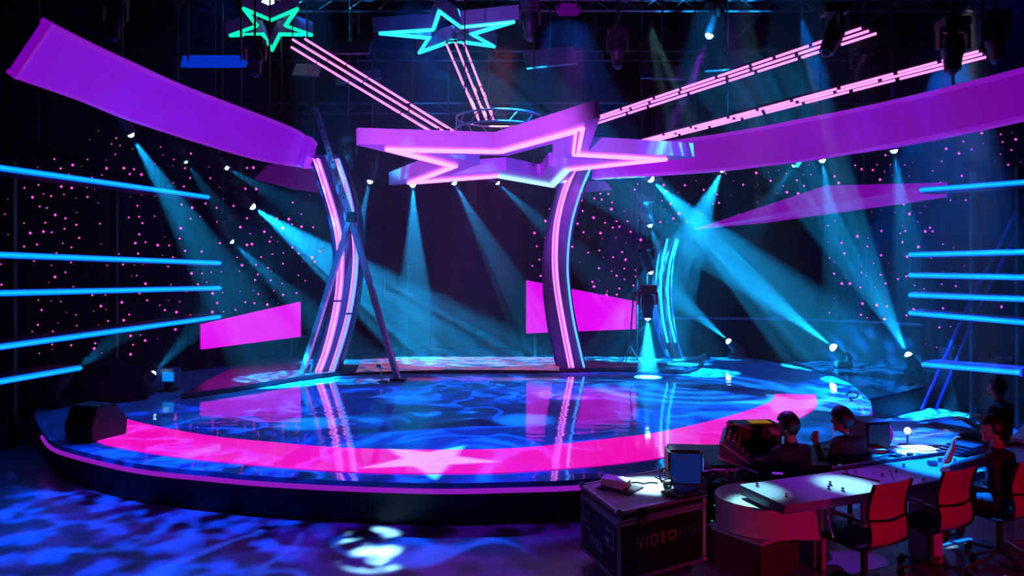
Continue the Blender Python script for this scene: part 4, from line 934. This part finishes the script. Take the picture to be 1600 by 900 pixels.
# ---------------------------------------------------------------- chairs
def make_chair():
    t=thing('office_chair',(0,0,0),'x','chair','red-backed office chairs')
    W=.22
    def prof(y,z): return (y,z)
    back=spline([Vector((0,-.27,1.00)),Vector((0,-.235,.90)),Vector((0,-.21,.78)),Vector((0,-.215,.70))],6)
    low=spline([Vector((0,-.215,.69)),Vector((0,-.235,.60)),Vector((0,-.225,.51)),Vector((0,-.17,.465))],6)
    def sh(path,name,m,th=.02,bow=.03):
        n=7; v=[];f=[]
        for s_ in(0,1):
            for p in path:
                for k in range(n):
                    u=-1+2*k/(n-1); v.append(Vector((u*W,p.y-bow*(1-u*u)+(.0 if not s_ else th),p.z)))
        m_=len(path)
        for s_ in(0,1):
            o=s_*m_*n
            for i in range(m_-1):
                for k in range(n-1): f.append((o+i*n+k,o+i*n+k+1,o+(i+1)*n+k+1,o+(i+1)*n+k))
        o=m_*n
        for i in range(m_-1):
            f.append((i*n,(i+1)*n,o+(i+1)*n,o+i*n)); f.append((i*n+n-1,o+i*n+n-1,o+(i+1)*n+n-1,(i+1)*n+n-1))
        for k in range(n-1):
            f.append((k,o+k,o+k+1,k+1)); j=(m_-1)*n; f.append((j+k,j+k+1,o+j+k+1,o+j+k))
        return MB().add(v,f).build(name,m,t,smooth=True)
    sh(back,'upper_back',m_red); sh(low,'lower_back',m_red)
    seat=spline([Vector((0,-.17,.465)),Vector((0,-.05,.455)),Vector((0,.12,.465)),Vector((0,.24,.47)),Vector((0,.28,.445))],5)
    MB().strip([p+Vector((-W,0,0)) for p in seat],[p+Vector((W,0,0)) for p in seat],(0,0,-.03)).build('seat',m_seat,t,smooth=True)
    for sx in(-1,1):
        rail=[p+Vector((sx*(W+.012),0,-.0)) for p in spline([Vector((0,-.27,1.0)),Vector((0,-.21,.78)),Vector((0,-.235,.6)),Vector((0,-.215,.49)),Vector((0,-.14,.445)),Vector((0,.0,.44)),Vector((0,.26,.455))],6)]
        MB().tube(rail,.013,6).build('side_rail',m_fixt,t)
        arm=spline([Vector((sx*(W+.03),-.20,.68)),Vector((sx*(W+.05),-.05,.69)),Vector((sx*(W+.05),.10,.685)),Vector((sx*(W+.04),.16,.64)),Vector((sx*(W+.02),.12,.46))],5)
        MB().tube(arm,.013,6).build('armrest_loop',m_chrome,t)
        MB().box((sx*(W+.05),0,.705),(.045,.22,.022)).build('armrest_pad',m_seat,t,bevel=.006)
    MB().tube(spline([Vector((-W-.02,-.215,.70)),Vector((0,-.262,.69)),Vector((W+.02,-.215,.70))],8),.011,6).build('crossbar',m_fixt,t)
    MB().tube([Vector((0,0,.06)),Vector((0,0,.44))],.028,10).build('gas_column',m_fixt,t)
    MB().box((0,0,.435),(.22,.2,.03)).build('mechanism',m_fixt,t)
    for k in range(5):
        a=2*math.pi*k/5+.3; e_=Vector((.29*math.cos(a),.29*math.sin(a),.075))
        g=MB().bar(Vector((0,0,.10)),e_,.04,.025).build('base_spoke',m_seat,t)
        MB().lathe(e_-Vector((.02,0,.045)),(1,0,0),[(0,.03),(.04,.03)],12).build('castor',m_fixt,g)
    return t
def copy_tree(root,loc_,rz):
    r=root.copy(); COL.objects.link(r); r.location=loc_; r.rotation_euler=(0,0,rz)
    for ch in list(root.children):
        c=ch.copy(); COL.objects.link(c); c.parent=r
        for g in ch.children: g2=g.copy(); COL.objects.link(g2); g2.parent=c
    return r
ch0=make_chair()
cs=[((1396,753),27,'red-backed office chair nearest the rounded end of the desk'),((1501,733),27,'middle red-backed office chair at the long desk'),((1612,718),30,'red-backed office chair at the right edge behind the third person')]
for i,((x,y),ang,l) in enumerate(cs):
    q=G(x,y,1.0); fdir=Vector((-math.sin(R(ang)),math.cos(R(ang)),0)); l0=Vector((q.x,q.y,0))+fdir*.27
    if i==0: ch0.location=l0; ch0.rotation_euler=(0,0,R(ang)); o=ch0
    else: o=copy_tree(ch0,l0,R(ang))
    o['label']=l

# ---------------------------------------------------------------- people
def skin_mesh(verts,edges,rad,root=0,sub=1):
    me=bpy.data.meshes.new('sk'); me.from_pydata([tuple(v) for v in verts],edges,[]); me.update()
    o=bpy.data.objects.new('sk',me); COL.objects.link(o)
    md=o.modifiers.new('s','SKIN'); md.use_smooth_shade=True
    sv=me.skin_vertices[0].data
    for i,r in enumerate(rad): sv[i].radius=(r,r) if isinstance(r,(int,float)) else r; sv[i].use_root=(i==root)
    m2=o.modifiers.new('u','SUBSURF'); m2.levels=sub; m2.render_levels=sub
    bpy.context.view_layer.update(); dg=bpy.context.evaluated_depsgraph_get(); r=bpy.data.meshes.new_from_object(o.evaluated_get(dg)); bpy.data.objects.remove(o)
    return [v.co.copy() for v in r.vertices],[tuple(p.vertices) for p in r.polygons]
def ellipsoid(c,r,M=None,nu=16,nv=10,fn=None):
    v=[];f=[]; M=M or Matrix.Identity(3)
    for i in range(1,nv):
        th=math.pi*i/nv
        for k in range(nu):
            a=2*math.pi*k/nu; p=Vector((math.sin(th)*math.cos(a),math.sin(th)*math.sin(a),math.cos(th)))
            if fn: p=fn(p)
            v.append(Vector(c)+M@Vector((p.x*r[0],p.y*r[1],p.z*r[2])))
    t_=len(v); v.append(Vector(c)+M@Vector((0,0,r[2]))); v.append(Vector(c)+M@Vector((0,0,-r[2])))
    for i in range(nv-2):
        for k in range(nu): f.append((i*nu+k,i*nu+(k+1)%nu,(i+1)*nu+(k+1)%nu,(i+1)*nu+k))
    for k in range(nu): f.append((t_,(k+1)%nu,k)); f.append((t_+1,(nv-2)*nu+k,(nv-2)*nu+(k+1)%nu))
    return v,f
def hand(wrist,dr,palm_n,curl=.5,side=1):
    """palm and five separate bent fingers; returns list of (verts,faces)"""
    dr=Vector(dr).normalized(); pn=Vector(palm_n); pn=(pn-dr*pn.dot(dr)).normalized(); sd=dr.cross(pn).normalized()*side
    out=[]; M=Matrix((sd,dr,pn)).transposed()
    out.append(ellipsoid(wrist+dr*.045,(.040,.052,.016),M))
    for k,(off,ln) in enumerate(((-.030,.060),(-.010,.072),(.010,.078),(.030,.070))):
        p=wrist+dr*.085+sd*off; d=dr.copy(); pts=[wrist+dr*.05+sd*off*.8,p]; rr=[.011,.0095]
        for j,fr_ in enumerate((.42,.32,.26)):
            d=(d*math.cos(curl*(.6+.35*j))+pn*math.sin(curl*(.6+.35*j))).normalized(); p=p+d*ln*fr_*1.1; pts.append(p); rr.append(.009-.001*j)
        out.append(skin_mesh(pts,[(i,i+1) for i in range(len(pts)-1)],rr))
    d=(dr*.55+sd*.75+pn*.35).normalized(); p=wrist+dr*.02+sd*.028; pts=[p,p+d*.04,p+d*.04+(d*.7+dr*.5+pn*.3).normalized()*.03,p+d*.04+(d*.6+dr*.6+pn*.4).normalized()*.055]
    out.append(skin_mesh(pts,[(0,1),(1,2),(2,3)],[.014,.012,.010,.009]))
    return out
def person(name_label,origin,yaw,J,top=m_shirt,head_yaw=0,head_pitch=0,sleeve='long',hair_long=False,lhand=None,rhand=None,seat_h=.42,scale=1.0,beard=False,headphone=False):
    """J: joints in body space (x right, y forward, z up, origin on the floor under the hips)"""
    hip_z=seat_h+.09
    D=dict(pel=(0,0,hip_z),sp1=(0,-.01,hip_z+.18),sp2=(0,.0,hip_z+.34),nk=(0,.02,hip_z+.47),nk2=(0,.035,hip_z+.55),
      ls=(-.17,.01,hip_z+.42),rs=(.17,.01,hip_z+.42),le=(-.24,.12,hip_z+.16),re=(.24,.12,hip_z+.16),lw=(-.18,.36,hip_z+.22),rw=(.18,.36,hip_z+.22),
      lh=(-.10,.02,hip_z-.01),rh=(.10,.02,hip_z-.01),lk=(-.13,.44,hip_z+.0),rk=(.13,.44,hip_z+.0),la=(-.14,.42,.10),ra=(.14,.42,.10),lt=(-.15,.56,.04),rt=(.15,.56,.04))
    D.update(J)
    K={k:Vector(v) for k,v in D.items()}
    names=['pel','sp1','sp2','nk','nk2','ls','le','lw','rs','re','rw','lh','lk','la','lt','rh','rk','ra','rt']
    rad=dict(pel=(.150,.115),sp1=(.130,.100),sp2=(.155,.105),nk=.062,nk2=.052,ls=.066,le=.045,lw=.028,rs=.066,re=.045,rw=.028,lh=.088,lk=.060,la=.042,lt=.036,rh=.088,rk=.060,ra=.042,rt=.036)
    ed=[('pel','sp1'),('sp1','sp2'),('sp2','nk'),('nk','nk2'),('sp2','ls'),('ls','le'),('le','lw'),('sp2','rs'),('rs','re'),('re','rw'),('pel','lh'),('lh','lk'),('lk','la'),('la','lt'),('pel','rh'),('rh','rk'),('rk','ra'),('ra','rt')]
    idx={n:i for i,n in enumerate(names)}
    mb=MB(); mb.add(*skin_mesh([K[n] for n in names],[(idx[a],idx[b]) for a,b in ed],[rad[n] for n in names],0,2))
    mb.tube([K['sp2']+Vector((0,0,.04)),K['nk'],K['nk2'],K['nk2']+Vector((0,.02,.10))],[.085,.062,.056,.056],14)
    for a_,b_,c_ in(('ls','le','lw'),('rs','re','rw')):
        mb.tube([K[a_],K[a_].lerp(K[b_],.5),K[b_],K[b_].lerp(K[c_],.4),K[c_],K[c_]+(K[c_]-K[b_]).normalized()*.03],[.058,.050,.042,.040,.029,.026],12)
    # shoulder yoke volume and upper back
    mb.add(*ellipsoid((K['ls']+K['rs'])/2+Vector((0,-.005,-.03)),(.215,.105,.10),None,20,12))
    mb.add(*ellipsoid(K['sp1']+Vector((0,0,.06)),(.165,.115,.20),None,20,12))
    hc=K['nk2']+Vector((0,.025,.115)); HM=Matrix.Rotation(R(head_yaw),3,'Z')@Matrix.Rotation(R(head_pitch),3,'X')
    def hf(p):   # skull: narrower jaw, flatter face, fuller back
        q=p.copy()
        if q.z<0: q.x*=1-.30*(-q.z); q.y*= (1-.05*(-q.z)) if q.y>0 else (1-.42*(-q.z))
        if q.y>0: q.x*=1-.10*q.y
        return q
    mb.add(*ellipsoid(hc,(.078,.098,.122),HM,22,14,hf))
    hp=lambda v: hc+HM@Vector(v)
    mb.add(*ellipsoid(hp((0,.100,-.018)),(.013,.020,.022),HM,10,8)); mb.add(*ellipsoid(hp((0,.094,.005)),(.009,.012,.028),HM,10,8))   # nose
    mb.add(*ellipsoid(hp((0,.080,-.100)),(.028,.022,.020),HM,10,8))                     # chin
    mb.add(*ellipsoid(hp((0,.084,.030)),(.052,.014,.010),HM,12,8))                      # brow
    mb.add(*ellipsoid(hp((0,.090,-.058)),(.024,.010,.006),HM,10,6)); mb.add(*ellipsoid(hp((0,.088,-.070)),(.022,.010,.007),HM,10,6))  # lips
    for sx in(-1,1): mb.add(*ellipsoid(hp((sx*.078,-.005,-.012)),(.010,.020,.032),HM,10,8))
    for key,prm in(('l',lhand),('r',rhand)):
        wv=K[key+'w']; el=K[key+'e']; prm=prm or {}
        dr=Vector(prm.get('dir',(wv-el).normalized())); 
        for q in hand(wv,dr,prm.get('palm',(0,0,-1)),prm.get('curl',.5),prm.get('side',1 if key=='l' else -1)): mb.add(*q)
    me=bpy.data.meshes.new('body'); me.from_pydata([tuple(v) for v in mb.v],[],mb.f); me.update()
    tmp=bpy.data.objects.new('tmp',me); COL.objects.link(tmp); rm=tmp.modifiers.new('r','REMESH'); rm.mode='VOXEL'; rm.voxel_size=.0068; rm.use_smooth_shade=True
    sm=tmp.modifiers.new('s','SMOOTH'); sm.factor=.5; sm.iterations=2
    bpy.context.view_layer.update(); dg=bpy.context.evaluated_depsgraph_get(); body=bpy.data.meshes.new_from_object(tmp.evaluated_get(dg)); bpy.data.objects.remove(tmp)
    body.materials.clear(); body.materials.append(top); body.materials.append(m_skin); body.materials.append(mat('dark_trousers',(.012,.012,.016),.8)); body.materials.append(m_fixt)
    nkz=K['nk'].z+.035
    def near(p,a,b,t0,r):
        ab=b-a; t=(p-a).dot(ab)/ab.length_squared; return t>t0 and (p-(a+ab*max(0,min(1.5,t)))).length<r
    for pl_ in body.polygons:
        p=pl_.center; i=0
        if p.z>nkz and abs(p.x-K['nk'].x)<.15: i=1
        elif (p-K['lw']).length<.17 and near(p,K['le'],K['lw'],.93,.2): i=1
        elif (p-K['rw']).length<.17 and near(p,K['re'],K['rw'],.93,.2): i=1
        elif sleeve=='short' and (near(p,K['le'],K['lw'],-.15,.09) or near(p,K['re'],K['rw'],-.15,.09)): i=1
        elif p.z<.12: i=3
        elif p.z<hip_z+.02 : i=2
        pl_.material_index=i; pl_.use_smooth=True
    Mw=Matrix.Translation(origin)@Matrix.Rotation(R(yaw),4,'Z')@Matrix.Diagonal((scale,scale,scale,1))
    root=thing('person',Vector(origin),name_label,'person'); 
    def put(me,name,mlist=None,lab=None):
        me.transform(Mw); me.transform(Matrix.Translation(-Vector(origin)))
        if mlist:
            me.materials.clear()
            for q in mlist: me.materials.append(q)
        o=bpy.data.objects.new(name,me); COL.objects.link(o); o.parent=root
        if lab: o['label']=lab
        return o
    put(body,'body')
    hv,hf_=ellipsoid(hc,(.088,.108,.130),HM,26,16,hf)
    keep=[]
    for fc_ in hf_:
        c_=HM.inverted()@(sum((hv[i] for i in fc_),Vector())/len(fc_)-hc)
        lim=.045 if c_.y>.02 else (.0 if c_.y>-.02 else -.09 if not hair_long else -.15)
        if c_.z>lim-(.02 if abs(c_.x)>.05 and c_.y<.03 else 0): keep.append(fc_)
    used=sorted({i for fc_ in keep for i in fc_}); mp={i:k for k,i in enumerate(used)}
    rn_=random.Random(int(abs(origin[0])*100)); 
    vv=[hv[i]+(hv[i]-hc).normalized()*rn_.uniform(-.002,.006) for i in used]
    hm=bpy.data.meshes.new('hair'); hm.from_pydata([tuple(v) for v in vv],[],[tuple(mp[i] for i in fc_) for fc_ in keep]); hm.update()
    for p_ in hm.polygons: p_.use_smooth=True
    ho=put(hm,'hair',[m_hair]); sd=ho.modifiers.new('solid','SOLIDIFY'); sd.thickness=.014; sd.offset=-1
    for sx in(-1,1):
        v_,f_=ellipsoid(hp((sx*.030,.087,.008)),(.013,.008,.008),HM,10,8); em=bpy.data.meshes.new('eye'); em.from_pydata([tuple(q) for q in v_],[],f_); put(em,'eye',[mat('eye_white',(.7,.7,.7),.2)])
    if headphone:
        m1=MB(); m1.tube([hp((sx_*.100*math.cos(a)/1,0,.135*math.sin(a))) for sx_,a in[(1,R(q)) for q in range(10,171,16)]],.008,6)
        em=bpy.data.meshes.new('hp'); em.from_pydata([tuple(q) for q in m1.v],[],m1.f); put(em,'headphone_band',[m_fixt])
    return root,Mw,K
def stool(q,h,l):
    t=thing('stool',q,l,'stool','crew stools'); MB().lathe(q+Vector((0,0,h-.05)),(0,0,1),[(0,.17),(.02,.19),(.045,.18)],20).build('seat',m_seat,t)
    MB().tube([q+Vector((0,0,.03)),q+Vector((0,0,h-.05))],.025,8).build('column',m_fixt,t); MB().lathe(q,(0,0,1),[(0,.2),(.02,.19),(.035,.03)],20).build('base',m_fixt,t)
p1=Vector((P(1238,700,7.45).x,7.45,0)); person('person in dark top seated nearest the mixing console, seen from behind',p1,18,dict(lw=(-.36,.34,.80),le=(-.30,.12,.66),re=(.27,.10,.64)),head_yaw=32,head_pitch=-6,seat_h=.40,scale=.985,headphone=False)
stool(p1,.40,'black stool under the person nearest the console')
p2=Vector((P(1328,700,7.75).x,7.75,0)); person('person with short dark hair and teal-lit top holding a pen by the monitor',p2,22,dict(lw=(-.20,.27,.86),le=(-.27,.05,.62),nk=(-.01,.04,.95),nk2=(-.02,.06,1.02),re=(.27,.08,.66)),top=m_shirt2,head_yaw=38,head_pitch=-8,seat_h=.41,lhand=dict(dir=(.1,.3,1),palm=(1,.2,0),curl=.9))
stool(p2,.41,'black stool under the person beside the boxy monitor')
p3=Vector((4.55,6.86,0)); person('person in black short-sleeved top on the rightmost chair with hand raised to chin',p3,32,dict(lw=(-.13,.36,1.00),le=(-.24,.40,.80),re=(.28,.02,.76),rw=(.24,.24,.84)),head_yaw=46,head_pitch=-4,seat_h=.47,sleeve='short',lhand=dict(dir=(.25,.05,1),palm=(.6,-.6,.2),curl=1.1))
p4=Vector((P(1565,640,9.3).x,9.3,0)); person('dim person in dark clothes further back behind the right-hand person',p4,30,{},head_yaw=10,seat_h=.48)
stool(p4,.48,'black stool under the dim person further back')
# green cord by the second person
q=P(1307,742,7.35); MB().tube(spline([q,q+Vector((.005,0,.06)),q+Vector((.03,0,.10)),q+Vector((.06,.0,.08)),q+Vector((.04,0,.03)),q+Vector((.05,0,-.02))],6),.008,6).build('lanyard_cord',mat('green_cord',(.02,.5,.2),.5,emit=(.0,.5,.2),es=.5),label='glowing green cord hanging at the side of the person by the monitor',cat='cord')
# floor cables at lower right
for k,(pts,l) in enumerate([([(1500,890),(1545,868),(1570,850),(1600,848)],'red-lit cable curving on the floor at lower right'),([(1575,846),(1600,862),(1640,880)],'pale thin cable on the floor at lower right edge')]):
    MB().tube(spline([G(x,y,.012) for x,y in pts],6),.01,6).build('floor_cable',m_alu,label=l,cat='cable')
